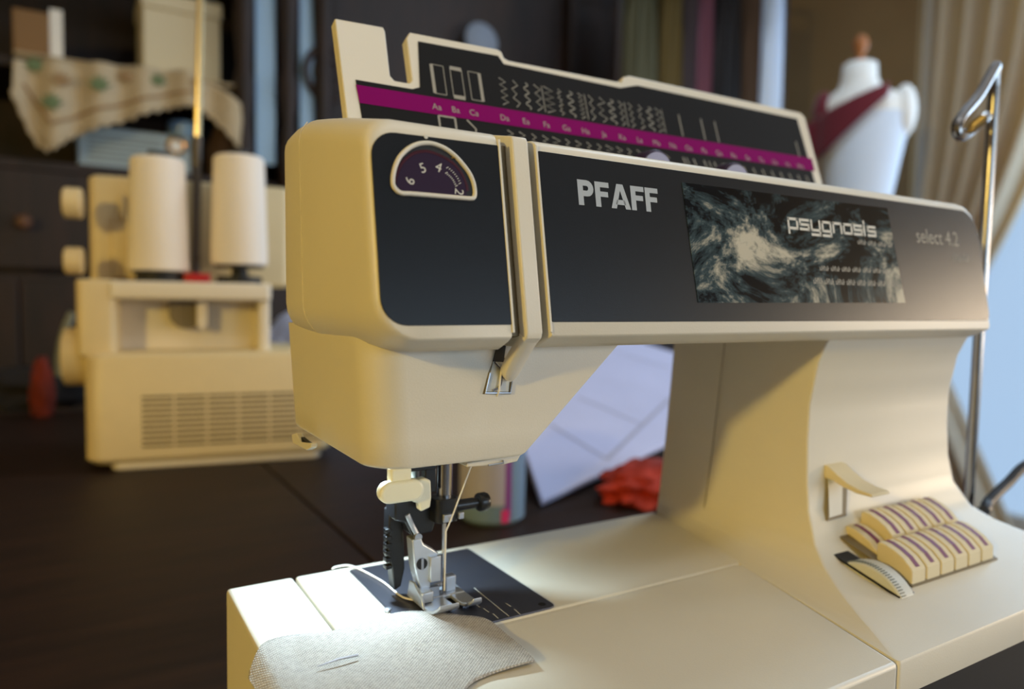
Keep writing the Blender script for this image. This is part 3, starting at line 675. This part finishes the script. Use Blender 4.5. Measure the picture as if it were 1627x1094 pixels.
tag(cl_,'scrap of beige woven linen lying under the presser foot','fabric')
a,b = onZ(505,1058,3.0),onZ(569,1040,3.4)
mb = MB(); mb.tube([a,a.lerp(b,.5)+Vector((0,0,.5)),b],[.2,.42,.45],6); tag(build(mb,'sewing_pin','steel'),'steel pin stuck through the beige linen scrap','pin')
# ================================================================ FLOOR LAMP (behind and left of the camera)
LX,LY,LZ = -1500,-660,575
pt = thing('floor_lamp','warm floor lamp with a wide shade, left of the table','lamp',(LX,LY,FLOOR_Z))
mb = MB(); mb.lathe([(190,10),(188,12),(90,190),(86,190),(184,10)],(LX,LY,LZ),seg=32); build(mb,'lamp_shade','lamp_shade',pt)
mb = MB(); mb.lathe([(150,0),(150,14),(20,30),(11,60),(11,LZ-FLOOR_Z+20)],(LX,LY,FLOOR_Z),seg=20); build(mb,'pole','rubber_black',pt)
mb = MB(); mb.lathe([(11,0),(24,20),(36,60),(28,95),(2,110)],(LX,LY,LZ+22),seg=20); build(mb,'light_bulb','bulb',pt)
pl_ = bpy.data.lights.new('floor_lamp_light','POINT'); pl_.energy = 57; pl_.color = (1.0,.715,.17); pl_.shadow_soft_size = .05
po = bpy.data.objects.new('floor_lamp_light',pl_); C.objects.link(po); po.location = W((LX+80,LY+25,LZ-15)); po.parent = pt; po.matrix_parent_inverse = PINV[pt.name]
for lx_,ly_,pw_,co_,lab_ in ((300,-850,4.5,(.90,.95,1.0),'added unseen fill lamp on the ceiling above the near end of the table'),(1250,450,9,(.66,.83,1.0),'added unseen fill lamp on the ceiling in front of the dress form')):  # unseen fill lamps, added to brighten the bed and dress form
    cl0 = thing('fill_lamp',lab_,'lamp',(lx_,ly_,RH*1000+FLOOR_Z),'added fill lamps')
    mb = MB(); mb.lathe([(200,0),(210,-10),(205,-34),(190,-36),(190,-6)],(lx_,ly_,RH*1000+FLOOR_Z),seg=32); build(mb,'lamp_rim','frame_white',cl0)
    cl1 = area('fill_lamp_light',W((lx_,ly_,RH*1000+FLOOR_Z-40)),W((lx_,ly_,0)),.36,.36,pw_,co_); cl1.data.shape='DISK'; cl1.parent = cl0; cl1.matrix_parent_inverse = PINV[cl0.name]
# ================================================================ SERGER
S0 = Vector((-86.9,676.2,TABLE_Z)); SA = Vector((.98693,-.16112,0)); SB = Vector((.16112,.98693,0))
def sp(a,b,z): return S0+SA*a+SB*b+Vector((0,0,z))
SG = thing('serger','cream overlock machine with vented back panel and thread mast, at the left rear','sewing machine',tuple(sp(100,70,0)))
def sbox(a0,a1,b0,b1,z0,z1,name,m,parent=SG,r=4,top=2.0,angle=35):
    rings=[]
    for z,i in ((z0,top),(z0+top,0),(z1-top,0),(z1-top*.4,top*.35),(z1,top)):
        rings.append([sp(p.x,p.y,z) for p in rp([(a0+i,b0+i),(a1-i,b0+i),(a1-i,b1-i),(a0+i,b1-i)],r,5)])
    mb = MB(); mb.loft(rings); return build(mb,name,m,parent,angle=angle)
sbox(-3,232,6,160,0,12,'base_plate','serger_white',r=10)
body = sbox(-29,244,0,165,8,136,'lower_body','serger_cream',r=20,top=6)
vm = MB(); vm.box(0,33,-.5,1.5,-1.25,1.25); vme = vm.mesh('vent_slot',local=True); vme.materials.append(MATS['vent_dark'])
ra = math.atan2(SA.y,SA.x)
for r_ in range(10):
    for c_ in range(6):
        o = bpy.data.objects.new('vent_slot',vme); C.objects.link(o); o.parent = body; o.location = W(sp(30+c_*35.2,0,28+r_*6.3)); o.rotation_euler = (0,0,ra)
vm = MB(); vm.box(-.5,1.5,0,26,-1.25,1.25); vme2 = vm.mesh('vent_slot',local=True); vme2.materials.append(MATS['vent_dark'])
for r_ in range(9):
    o = bpy.data.objects.new('vent_slot',vme2); C.objects.link(o); o.parent = body; o.location = W(sp(-29,40,30+r_*6.3)); o.rotation_euler = (0,0,ra)
sbox(-37,4,14,150,130,219,'left_tower','serger_cream',r=9,top=3)
sbox(0,170,58,150,130,200,'recess_panel','serger_white',r=4)
sbox(158,172,22,70,130,205,'support_post','serger_white',r=4)
sbox(-4,173,12,150,197,218,'spool_platform','serger_white',r=6,top=2.5)
sbox(-36,205,112,160,214,349,'upper_body','serger_cream',r=12,top=5)
sbox(-10,18,104,114,222,300,'tension_slider','serger_cream',r=3); sbox(-1,5,98,106,295,325,'slider_lever','serger_cream',r=2,top=1)
def sdisc(a0,a1,b,z,r,name,m): 
    mb = MB(); mb.lathe([(r-2,0),(r,2),(r,a1-a0-2),(r-2,a1-a0)],sp(a0,b,z),SA,24); return build(mb,name,m,SG)
sdisc(-53,-34,60,307,18,'tension_knob','serger_cream'); sdisc(-53,-34,60,240,16,'tension_knob','serger_cream'); sdisc(-55,-27,60,128,34,'handwheel','serger_cream')
mb = MB(); pts = [(57,194)]+[(77-20*math.cos(t),180-19*math.sin(t)) for t in [math.pi*k/10 for k in range(11)]]+[(97,194)]
mb.prism([sp(a,44,z) for a,z in pts],SB*14); build(mb,'waste_guide','cream_groove',SG)
mb = MB(); mb.prism([sp(a,36,z) for a,z in ((88,196),(100,196),(100,166),(94,160),(88,166))],SB*12); build(mb,'guide_clip','serger_white',SG,bevel=1.5)
mast = MB(); mast.tube([sp(86,82,216),sp(90,82,400)],5.5,10); mlow = build(mast,'mast_tube','mast_brown',SG)
mb = MB(); mb.tube([sp(90,82,398),sp(97,82,640)],4.2,10); build(mb,'mast_rod','pale_gold',SG)
mb = MB(); mb.tube([sp(-30,82,640),sp(220,82,640)],3.5,8); build(mb,'mast_crossbar','chrome',SG)
for ca in (47,138):
    mb = MB(); mb.lathe([(27,218),(27,226),(10,228),(4,330)],(sp(ca,62,0).x,sp(ca,62,0).y,TABLE_Z),seg=20); build(mb,'spool_holder','rubber_black',SG)
sbox(74,104,40,90,217.5,229,'thread_stop','red_plastic',r=3,top=1)
for ca,zb,lab in ((46,231,'cream cone of thread on the serger, left of the thread mast'),(138,241,'cream cone of thread on the serger, right of the thread mast')):
    c = sp(ca,62,0); cn = thing('thread_cone',lab,'thread cone',(c.x,c.y,TABLE_Z+zb),'thread cones on the serger')
    mb = MB(); mb.lathe([(31,0),(33.5,1.5),(34,8),(30.5,126),(30,132),(27,135)],(c.x,c.y,TABLE_Z+zb),seg=36); build(mb,'wound_thread','cone_thread',cn)
    mb = MB(); mb.lathe([(14,134),(11,143),(6,143)],(c.x,c.y,TABLE_Z+zb),seg=20); build(mb,'cone_tip','rubber_black',cn)
    mb = MB(); mb.lathe([(29,-3.5),(29,0.2)],(c.x,c.y,TABLE_Z+zb),seg=24); build(mb,'cone_foot','rubber_black',cn)
# ================================================================ THINGS ON THE TABLE BEHIND THE MACHINE
def lump(name, m, c, rx, ry, rz, seed, amp=.22, subdiv=4, freq=3.0):
    import mathutils.noise as N
    bm = bmesh.new(); bmesh.ops.create_icosphere(bm, subdivisions=subdiv, radius=1)
    off = Vector((seed*3.7,seed*1.3,seed*2.1)); mb = MB()
    for v in bm.verts:
        p = v.co.normalized(); k = 1+amp*N.noise(p*freq+off)*1.6+amp*.5*abs(N.noise(p*freq*2.2+off))
        z = max(p.z*k,-.55)
        v.co = Vector((c[0]+p.x*k*rx, c[1]+p.y*k*ry, c[2]+(z+.55)*rz))
    mb.v = [v.co.copy() for v in bm.verts]; mb.f = [tuple(v.index for v in f.verts) for f in bm.faces]; bm.free()
    return build(mb,name,m,angle=70)
c = onZ(1035,806,TABLE_Z); 
tag(lump('orange_cloth','orange_cloth',(c.x+30,c.y+30,TABLE_Z),62,44,24,3,.3),'crumpled orange red cloth on the table, seen under the machine arm','fabric')
# tub
c = onZ(789,839,TABLE_Z)+Vector((12,30,0)); R_=31
tubt = thing('notions_tub','clear plastic tub with pale label and purple stripe, behind the needle','tub',(c.x,c.y,TABLE_Z))
mb = MB(); mb.lathe([(R_-4,0),(R_,4),(R_,92),(R_-1.5,92),(R_-1.5,5),(R_-5,2)],(c.x,c.y,TABLE_Z),seg=36); build(mb,'tub_wall','tub_plastic',tubt)
mb = MB(); mb.lathe([(R_+1,92),(R_+2,94),(R_+2,102),(R_,104)],(c.x,c.y,TABLE_Z),seg=36); build(mb,'tub_lid','serger_white',tubt)
def band(a0,a1,z0,z1,name,m,rr):
    mb = MB(); n=14; A=[math.radians(lerp(a0,a1,k/n)) for k in range(n+1)]
    mb.add([(c.x+rr*math.cos(a),c.y+rr*math.sin(a),TABLE_Z+z) for z in (z0,z1) for a in A],[(i,i+1,n+2+i,n+1+i) for i in range(n)]); return build(mb,name,m,tubt)
va = math.degrees(math.atan2(CAM.y-c.y,CAM.x-c.x))
band(va-75,va+22,20,88,'label','tub_label',R_+.3); band(va+22,va+34,8,90,'label_stripe','tub_purple',R_+.3)
mb = MB(); mb.lathe([(1,3),(R_-5.5,3),(R_-5.5,14),(1,14)],(c.x,c.y,TABLE_Z),seg=24); build(mb,'contents','tub_teal',tubt)
band(va+16,va+30,4,16,'pink_patch','tub_pink',R_+.4)
# white folded sheet leaning on the cloth
A_ = onZ(851,808,TABLE_Z)+Vector((6,0,1)); B_ = onY(1064,708,A_.y+95); 
nrm = (B_-A_).cross(Vector((-.42,1,.34))).normalized()
if nrm.z<0: nrm=-nrm
def shp(px,py,l=0): return hit(px,py,A_,nrm)+nrm*l
shq = [A_, B_+(B_-A_)*.35, shp(1150,590), shp(1060,562), shp(985,538), shp(860,520), shp(820,690)]
mb = MB(); mb.prism(shq,nrm*7); sh = build(mb,'folded_sheet','paper_white',bevel=1.5)
tag(sh,'white folded pattern sheet propped up behind the machine arm','paper')
mb = MB()
for p,q,w in (((873,683),(962,738),5),((916,638),(1018,682),4),((962,738),(1062,640),5),((960,560),(1060,590),3)): mb.ribbon([shp(*p,7.3),shp(*q,7.3)],w,nrm)
build(mb,'fold_line','paper_crease',sh,smooth=False)
c = onZ(470,628,TABLE_Z) if False else Vector((240,985,TABLE_Z))
tag(lump('white_cloth','white_heap',(255,1010,TABLE_Z),120,70,120,9,.15),'heap of pale bluish white cloth behind the serger','fabric')
c0 = onZ(66,660,TABLE_Z)
tag(lump('orange_bundle','rust_cloth',(c0.x+2,c0.y,TABLE_Z),17,24,62,5,.12),'small upright orange bundle at the left edge, beside the serger','fabric')
cg = onZ(95,655,TABLE_Z)
mb = MB(); mb.tube(smooth_path([(cg.x+8,cg.y+60,TABLE_Z+3),(cg.x,cg.y+60,TABLE_Z+60),(cg.x+6,cg.y+60,TABLE_Z+120),(cg.x+22,cg.y+60,TABLE_Z+165)],6),7,8)
tag(build(mb,'serger_cable','grey_plastic'),'thick grey cord rising behind the serger handwheel','cord')
tag(lump('black_pouch','black_cloth',(cg.x-40,cg.y+90,TABLE_Z),110,60,45,12,.2),'dark cloth pouch lying behind the orange bundle','pouch')
# ================================================================ CHROME THREAD GUIDE behind the right end
RB = onX(1560,450,345); rx_,ry_ = RB.x,RB.y
gd = thing('thread_stand','chrome thread stand with hooked top, behind the right end of the machine','thread stand',(rx_,ry_,TABLE_Z))
topz = onY(1588,112,ry_).z
mb = MB(); mb.lathe([(26,0),(26,6),(24,9),(5,12)],(rx_,ry_,TABLE_Z),seg=28); build(mb,'stand_base','rubber_black',gd)
def rodp(px,py,dy=0): return onY(px,py,ry_+dy)
tp = rodp(1586,118)
path = [(rx_,ry_,TABLE_Z+8),(rx_,ry_,lerp(TABLE_Z,topz,.5)),(rx_,ry_,topz-10)]
mb = MB(); mb.tube(path,3.0,12); build(mb,'rod','rod_metal',gd)
hp = [Vector((rx_,ry_,topz-14)),Vector((rx_-.5,ry_,topz-3)),Vector((rx_-4,ry_-2,topz)),rodp(1555,152,-4),rodp(1530,182,-8),rodp(1521,200,-9),rodp(1523,214,-9),rodp(1534,214,-8),rodp(1552,198,-5),rodp(1568,184,-3)]
mb = MB(); mb.tube(smooth_path(hp,5),2.9,10); build(mb,'hook','rod_metal',gd)
mb = MB(); w0,w1 = rodp(1534,206,-8),rodp(1552,191,-6); mb.tube([w0.lerp(w1,k/14)+Vector((0,-3.2,0)) for k in range(15)],[3.1 if k%2 else 1.6 for k in range(15)],8); build(mb,'spring','pale_gold',gd)
# mains cable and pink cloth on the right
mb = MB(); mb.tube(smooth_path([(322,20,-50),onX(1546,822,330),onX(1570,797,345),onX(1600,768,370),onX(1640,735,400),(455,-45,20),(480,-110,-40),(470,-180,TABLE_Z+6),(440,-260,TABLE_Z+4.5)],6),3.2,8)
tag(build(mb,'mains_cable','cable_black'),'black mains cable rising from the right side of the machine','cable')
tag(lump('pink_cloth','pink_fabric',(400,-45,TABLE_Z),52,64,40,21,.12),'pale pink cloth bunched beside the right end of the machine','fabric')
# ================================================================ BACK OF THE ROOM
# ---- dark hutch along the back wall
HY = 1750.0
def zpx(px,py,y=HY): return onY(px,py,y)
hu = thing('hutch','dark carved wooden hutch cabinet along the back wall','cabinet',(300,1950,FLOOR_Z))
hx0,hx1 = -760,2230
def hbox(x0,x1,y0,y1,z0,z1,name,m='dark_wood',par=hu,bev=3):
    mb = MB(); mb.box(x0,x1,y0,y1,z0,z1); return build(mb,name,m,par,bevel=bev)
sz1 = zpx(170,108).z; sz2 = zpx(170,262).z
hbox(hx0,hx1,2150,2195,FLOOR_Z,RH*1000+FLOOR_Z-150,'back_board')
hbox(hx0,hx1,HY,2150,FLOOR_Z,sz2-260,'base_cabinet')
for x in (-760,430,1300,2205): hbox(x,x+28,HY+10,2150,sz2-260,RH*1000+FLOOR_Z-160,'side_panel')
for z,n in ((sz2,'shelf'),(sz1,'shelf'),(sz1+330,'shelf')): hbox(hx0+28,430,HY+20,2150,z-24,z,n)
hbox(458,2205,HY+60,2150,sz2-260,sz1+500,'cupboard_front')
xa = zpx(120,400).x
for k,(p0,p1) in enumerate(((-500,30),(33,330))):
    hbox(zpx(p0,500).x,zpx(p1,500).x,HY-14,HY,sz2-900,sz2-275,'cabinet_door')
mb = MB(); kp = zpx(38,352,HY-22); mb.lathe([(4,14),(6,4),(15,0),(17,-8),(12,-16),(3,-18)],(kp.x,kp.y,kp.z),(0,1,0),16); build(mb,'door_knob','dim_wood',hu)
hbox(zpx(-100,350).x,zpx(330,350).x,HY+4,HY+24,sz2-250,sz2-26,'drawer_front')
# columns and pale blue strips painting a window reflection, right of the shelves
for px0,px1,y0,y1 in ((406,438,28,262),(477,499,40,210)):
    a,b = zpx(px0,y0),zpx(px1,y1); hbox(a.x,b.x,HY+2,HY+10,b.z,a.z+150,'reflection_strip','reflection_and_dish_blue',bev=1)
for px in (388,457,512):
    a = zpx(px,250); mb = MB(); h0 = a.z-150
    mb.lathe([(24,0),(30,20),(20,50),(26,150),(17,240),(28,330),(18,380),(24,470),(30,600),(22,760)],(a.x,HY-6,h0),seg=18); build(mb,'turned_column','dark_wood',hu)
a = zpx(520,118); mb = MB(); mb.tube([(a.x+60*math.cos(t),HY-4,a.z+70*math.sin(t)) for t in [2*math.pi*k/28 for k in range(28)]],9,8,closed=True); mb.tube([(a.x+34*math.cos(t),HY-4,a.z+40*math.sin(t)) for t in [2*math.pi*k/20 for k in range(20)]],7,8,closed=True); build(mb,'carved_rosette','dark_wood',hu)
# ---- lace-edged cloth over the shelf
LYc = HY-4
lc = thing('embroidered_cloth','cream embroidered cloth with green leaves, draped over the hutch shelf edge','tablecloth',tuple(zpx(180,108)))
top = [(22,98),(90,98),(180,104),(250,112),(300,116),(345,140),(385,172)]
bot = [(20,150),(68,236),(120,214),(200,190),(275,170),(325,178),(378,236)]
T = smooth_path([(x,y,0) for x,y in top],8); Bt = smooth_path([(x,y,0) for x,y in bot],8); n=len(T); vs=[];fs=[]
def drape(px,py,lift=0):
    q = zpx(px,py,LYc); return q+Vector((0,-14-12*math.sin(px*.09)-lift,0))
for j in range(9):
    for i in range(n):
        p = T[i].lerp(Bt[i],j/8); vs.append(drape(p.x,p.y))
for j in range(8):
    for i in range(n-1): fs.append((j*n+i,j*n+i+1,(j+1)*n+i+1,(j+1)*n+i))
for i in range(n): vs.append(Vector((vs[i].x,LYc+200,sz1+2.5)))
vs2=[Vector((vs[i].x,LYc+8,sz1+2.5)) for i in range(n)]
mb = MB(); mb.add(vs,fs); o = build(mb,'drape','lace_cloth',lc,angle=70); md=o.modifiers.new('s','SOLIDIFY'); md.thickness=.002
mb = MB(); k0=len(vs); mb.add([(vs[i].x,LYc-14,sz1+3) for i in range(n)]+[(vs[i].x,LYc+330,sz1+3) for i in range(n)],[(i,i+1,n+i+1,n+i) for i in range(n-1)]); o = build(mb,'cloth_top','lace_cloth',lc); md=o.modifiers.new('s','SOLIDIFY'); md.thickness=.002
HB = ((38,135),(82,200),(140,180),(200,166),(275,150),(330,150))
mb = MB(); mb.tube([drape(lerp(a_[0],b_[0],k/6),lerp(a_[1],b_[1],k/6),4) for a_,b_ in zip(HB,HB[1:]) for k in range(6)],4,6); build(mb,'hem_border','thread_brown',lc)
mb = MB(); mb.tube([drape(p.x,p.y,1)+Vector((0,0,-4 if i%2 else 4)) for i,p in enumerate(Bt)],5,6); build(mb,'lace_edge','lace_cloth',lc)
import mathutils
def motif(px,py,m,name,s):
    s *= 1.15
    mb = MB()
    for k in range(6):
        a = -1.2+2.4*k/5+math.pi/2; cpt = drape(px+math.cos(a)*5*s,py-math.sin(a)*7*s,9)
        u = Vector((math.cos(a),0,math.sin(a))); w = Vector((-u.z,0,u.x)); L_=16*s; w_=5*s
        mb.prism([cpt-u*L_,cpt-w*w_,cpt+u*L_,cpt+w*w_],(0,-1.5,0))
    build(mb,name,m,lc,smooth=False)
for px,py,s in ((55,112,1.0),(157,146,1.1),(250,136,.9),(82,174,1.1)): motif(px,py,'leaf_green','leaf_motif',s)
for px,py,s in ((98,138,1.0),(200,130,.9),(310,140,.7)): motif(px,py,'thread_brown','flower_motif',s)
# ---- things on the hutch shelves
def shelfbox(name,label,cat,m,px0,px1,py0,zb,y0,y1,extra=None):
    a = zpx(px0,py0,y0); b = zpx(px1,py0,y0); t = thing(name,label,cat,((a.x+b.x)/2,(y0+y1)/2,zb))
    mb = MB(); mb.box(a.x,b.x,y0,y1,zb,a.z); build(mb,'body',m,t,bevel=4); return t,a,b
t,a,b = shelfbox('photo_book','brown book with a white page edge on the upper hutch shelf','book','brown_book',18,78,10,sz1+5,HY+60,HY+200)
mb = MB(); mb.box(b.x+.3,b.x+26,HY+62,HY+198,sz1+5,b.z-4); build(mb,'page_edge','frame_white',t)
t,a,b = shelfbox('storage_box','large cream box standing on the upper hutch shelf','box','cream_box',226,350,8,sz1+5,HY+60,HY+230)
mb = MB(); mb.box(a.x-4,b.x+4,HY+55,HY+235,a.z,a.z+40); build(mb,'lid','cream_box',t,bevel=4)
t,a,b = shelfbox('silver_radio','silver radio with a round dial under the embroidered cloth','radio','radio_silver',122,303,196,sz2,HY+70,HY+190)
q = zpx(280,232,HY+68); mb = MB(); mb.tube([(q.x+20*math.cos(x),HY+66,q.z+20*math.sin(x)) for x in [2*math.pi*k/24 for k in range(24)]],5,8,closed=True); build(mb,'dial_ring','brass',t)
mb = MB(); mb.lathe([(15,0),(15,6)],(q.x,HY+70,q.z),(0,-1,0),20); build(mb,'dial_face','mannequin_white',t)
for k in range(6):
    a2 = zpx(140,212+k*8,HY+68); b2 = zpx(255,212+k*8,HY+68); mb = MB(); mb.box(a2.x,b2.x,HY+66,HY+71,a2.z-2,a2.z+2); build(mb,'grille_bar','grey_plastic',t)
q = zpx(295,192,HY+90); mb = MB(); mb.lathe([(38,0),(40,4),(40,40),(36,44)],(q.x,HY+130,sz2+ (a.z-sz2)+1),seg=24); tag(build(mb,'glass_dish','reflection_and_dish_blue'),'pale blue dish standing on the silver radio','dish')
q = zpx(355,235,HY+120); mb = MB(); mb.lathe([(30,0),(42,20),(44,90),(26,130),(20,150),(24,160)],(q.x,HY+120,sz2),seg=20); tag(build(mb,'brown_jar','brown_cloth'),'brown jar on the hutch shelf right of the radio','jar')
q = zpx(770,62,1745); mb = MB(); mb.lathe([(10,6),(36,4),(54,-4),(56,-2),(36,8),(10,10)],(q.x,1760,q.z),(0,-1,.1),28)
tag(build(mb,'wall_plate','grey_blue'),'pale blue plate leaning high on the dark hutch','plate')
# ---- clothes rail with garments between hutch and mannequin
GY = 1500.0
q0,q1 = onY(985,-40,GY),onY(1250,-40,GY); q0.z = 1260.0
cr = thing('clothes_rail','chrome clothes rail standing in front of the back wall','rail',((q0.x+q1.x)/2,GY,FLOOR_Z))
mb = MB(); mb.tube([(q0.x,GY,q0.z),(q1.x,GY,q0.z)],12,10); build(mb,'bar','chrome',cr)
for x in (q0.x,q1.x):
    mb = MB(); mb.tube([(x,GY,FLOOR_Z+20),(x,GY,q0.z)],11,10); build(mb,'upright','dark_wood',cr)
    mb = MB(); mb.box(x-20,x+20,GY-200,GY+200,FLOOR_Z,FLOOR_Z+25); build(mb,'foot','dark_wood',cr)
def garment(px0,px1,y,m,label,ln=1000,top=None):
    a = onY(px0,60,y); b = onY(px1,60,y); xm = (a.x+b.x)/2; hw = (b.x-a.x)/2; zt = q0.z-70
    t = thing('garment',label,'garment',(xm,y,zt-ln),'garments on the clothes rail')
    mb = MB(); rings=[]
    for k in range(9):
        f = k/8; z = zt-ln*f; w_ = hw*(.35+.65*min(1,f*3.5)); d = 45
        rings.append([(xm+w_*math.cos(2*math.pi*i/28)*(1+.10*math.sin(i*2.4)), y+d*math.sin(2*math.pi*i/28)*(1+.25*math.sin(i*3.1+f)), z) for i in range(28)])
    mb.loft(rings); build(mb,'cloth',m,t,angle=60)
    mb = MB(); mb.tube([(xm,y,zt-5),(xm,y,zt+45),(xm+14,y,zt+72),(xm,y,zt+86),(xm-14,y,zt+76)],3,6); build(mb,'hanger_hook','chrome',t)
garment(985,1040,GY,'olive_cloth','dull green garment, leftmost on the clothes rail')
garment(1042,1078,GY,'mustard_cloth','mustard yellow garment next to the dull green one on the rail')
garment(1080,1096,GY,'mauve_cloth','narrow grey mauve garment between mustard and pink ones')
garment(1098,1124,GY,'pink_cloth','dusty pink garment hanging in the middle of the rail')
garment(1126,1172,GY,'black_cloth','black garment hanging right of the dusty pink one')
garment(1176,1200,GY,'brown_cloth','brown garment near the right end of the rail')
garment(1206,1238,GY,'mannequin_cloth','sliver of daylight shaped as a pale hanging cloth at the right end of the rail')  # pale cloth shape added to stand for a sliver of daylight
# ---- dress form
DEP = 2200.0
def atd(px,py,dep=DEP): return CAM+ray(px,py)*(dep/FPX)
dfc = atd(1368,200); k_ = DEP/FPX; vd = ray(1368,200); vd.z=0; vd.normalize(); sd = Vector((vd.y,-vd.x,0))
df = thing('dress_form','white dress form with burgundy shoulder drape and wooden neck knob','dress form',(dfc.x,dfc.y,FLOOR_Z))
def fz(py): return atd(1368,py).z
def ring(pc,py,hw,ratio=.62,n=32,shift=0):
    return [Vector((dfc.x,dfc.y,fz(py)))+sd*((pc-1368)*k_+hw*k_*math.cos(t))+vd*(hw*k_*ratio*math.sin(t)+shift) for t in [2*math.pi*i/n for i in range(n)]]
secs = [(1362,101,20,.9),(1362,104,25,.9),(1362,128,27,.9),(1364,142,33,.8),(1367,152,50,.66),(1370,164,64,.6),(1371,185,67,.62),(1371,220,62,.66),(1370,260,56,.7),(1368,310,50,.72),(1367,350,48,.74),(1367,400,56,.76),(1367,450,64,.78),(1367,520,66,.8)]
mb = MB(); mb.loft([ring(*s) for s in secs[:7]]); torso = build(mb,'shoulder_block','mannequin_white',df,angle=60)
mb = MB(); mb.loft([ring(*s) for s in secs[6:]]); build(mb,'torso','mannequin_cloth',df,angle=60)
for sgn,pc in ((1,1428),(-1,1312)):
    cN = Vector((dfc.x,dfc.y,fz(182)))+sd*((pc-1368)*k_); mb = MB()
    mb.loft([[cN+Vector((0,0,math.cos(u)*-78))+sd*(34*math.sin(u)*math.cos(t))+vd*(50*math.sin(u)*math.sin(t)) for t in [2*math.pi*i/20 for i in range(20)]] for u in [math.pi*(.02+.96*j/10) for j in range(11)]]); build(mb,'arm_cap','mannequin_white' if sgn>0 else 'burgundy',df,angle=70)
mb = MB(); mb.lathe([(14,0),(16,10),(10,22),(20,45),(22,62),(14,80),(3,86)],tuple(Vector((dfc.x,dfc.y,fz(103)))+sd*((1362-1368)*k_)),seg=18); build(mb,'neck_knob','knob_wood',df)
# burgundy drape: band over the left shoulder falling to the lower left
mb = MB(); vs=[];fs=[]; nn=14
for j in range(9):
    f = j/8
    for i in range(nn+1):
        g = i/nn                                     # along the band, right shoulder to left hip
        px = lerp(1404,1284,g); py = lerp(147,196,g)+f*lerp(18,66,min(1,g*1.3)) 
        hwp = 71; xo = max(-.97,min(.97,(px-1370)/hwp)); dpt = -hwp*k_*.68*math.sqrt(1-xo*xo)-8
        base = Vector((dfc.x,dfc.y,fz(py)))+sd*((px-1368)*k_)+vd*dpt; vs.append(base)
for j in range(8):
    for i in range(nn): fs.append((j*(nn+1)+i,j*(nn+1)+i+1,(j+1)*(nn+1)+i+1,(j+1)*(nn+1)+i))
mb.add(vs,fs); o = build(mb,'shoulder_drape','burgundy',df,angle=70); md=o.modifiers.new('s','SOLIDIFY'); md.thickness=.006; md.offset=0
mb = MB(); mb.tube([(dfc.x,dfc.y,FLOOR_Z+20),(dfc.x,dfc.y,fz(515))],14,12); build(mb,'stand_pole','dark_wood',df)
for k in range(3):
    a = k*2.094; mb = MB(); mb.tube([(dfc.x,dfc.y,FLOOR_Z+90),(dfc.x+230*math.cos(a),dfc.y+230*math.sin(a),FLOOR_Z+14)],13,8); build(mb,'stand_leg','dark_wood',df)
# ---- curtain in front of the right window
CXm = 2660.0
def cy(px): return onX(px,300,CXm).y
ct = thing('curtain','cream curtain in deep folds, tied back beside the window','curtain',(CXm,cy(1540),FLOOR_Z+30))
yl0,yr0 = cy(1466),cy(1720); zt = 2330+FLOOR_Z; ztie = onX(1540,560,CXm).z; vs=[];fs=[]; n=110; m=26
for j in range(m+1):
    z = lerp(zt,FLOOR_Z+30,j/m)
    if z>ztie: f = (zt-z)/(zt-ztie); f = f**2.2
    else: f = max(0,1-(ztie-z)/900)
    yr = lerp(yr0,cy(1490),f); yl = lerp(yl0,yl0+20,f)
    for i in range(n+1):
        g = i/n; vs.append(Vector((CXm+38*math.sin(g*2*math.pi*5.5)*1.7+10*math.sin(g*31+2), lerp(yl,yr,g), z)))
for j in range(m):
    for i in range(n): fs.append((j*(n+1)+i,j*(n+1)+i+1,(j+1)*(n+1)+i+1,(j+1)*(n+1)+i))
mb = MB(); mb.add(vs,fs); o = build(mb,'curtain_cloth','curtain_cream',ct,angle=80); md=o.modifiers.new('s','SOLIDIFY'); md.thickness=.002
mb = MB(); mb.tube([(CXm,yl0+120,zt+12),(CXm,yr0-120,zt+12)],12,10); tag(build(mb,'curtain_rod','brass'),'brass curtain rod above the window','curtain rod')
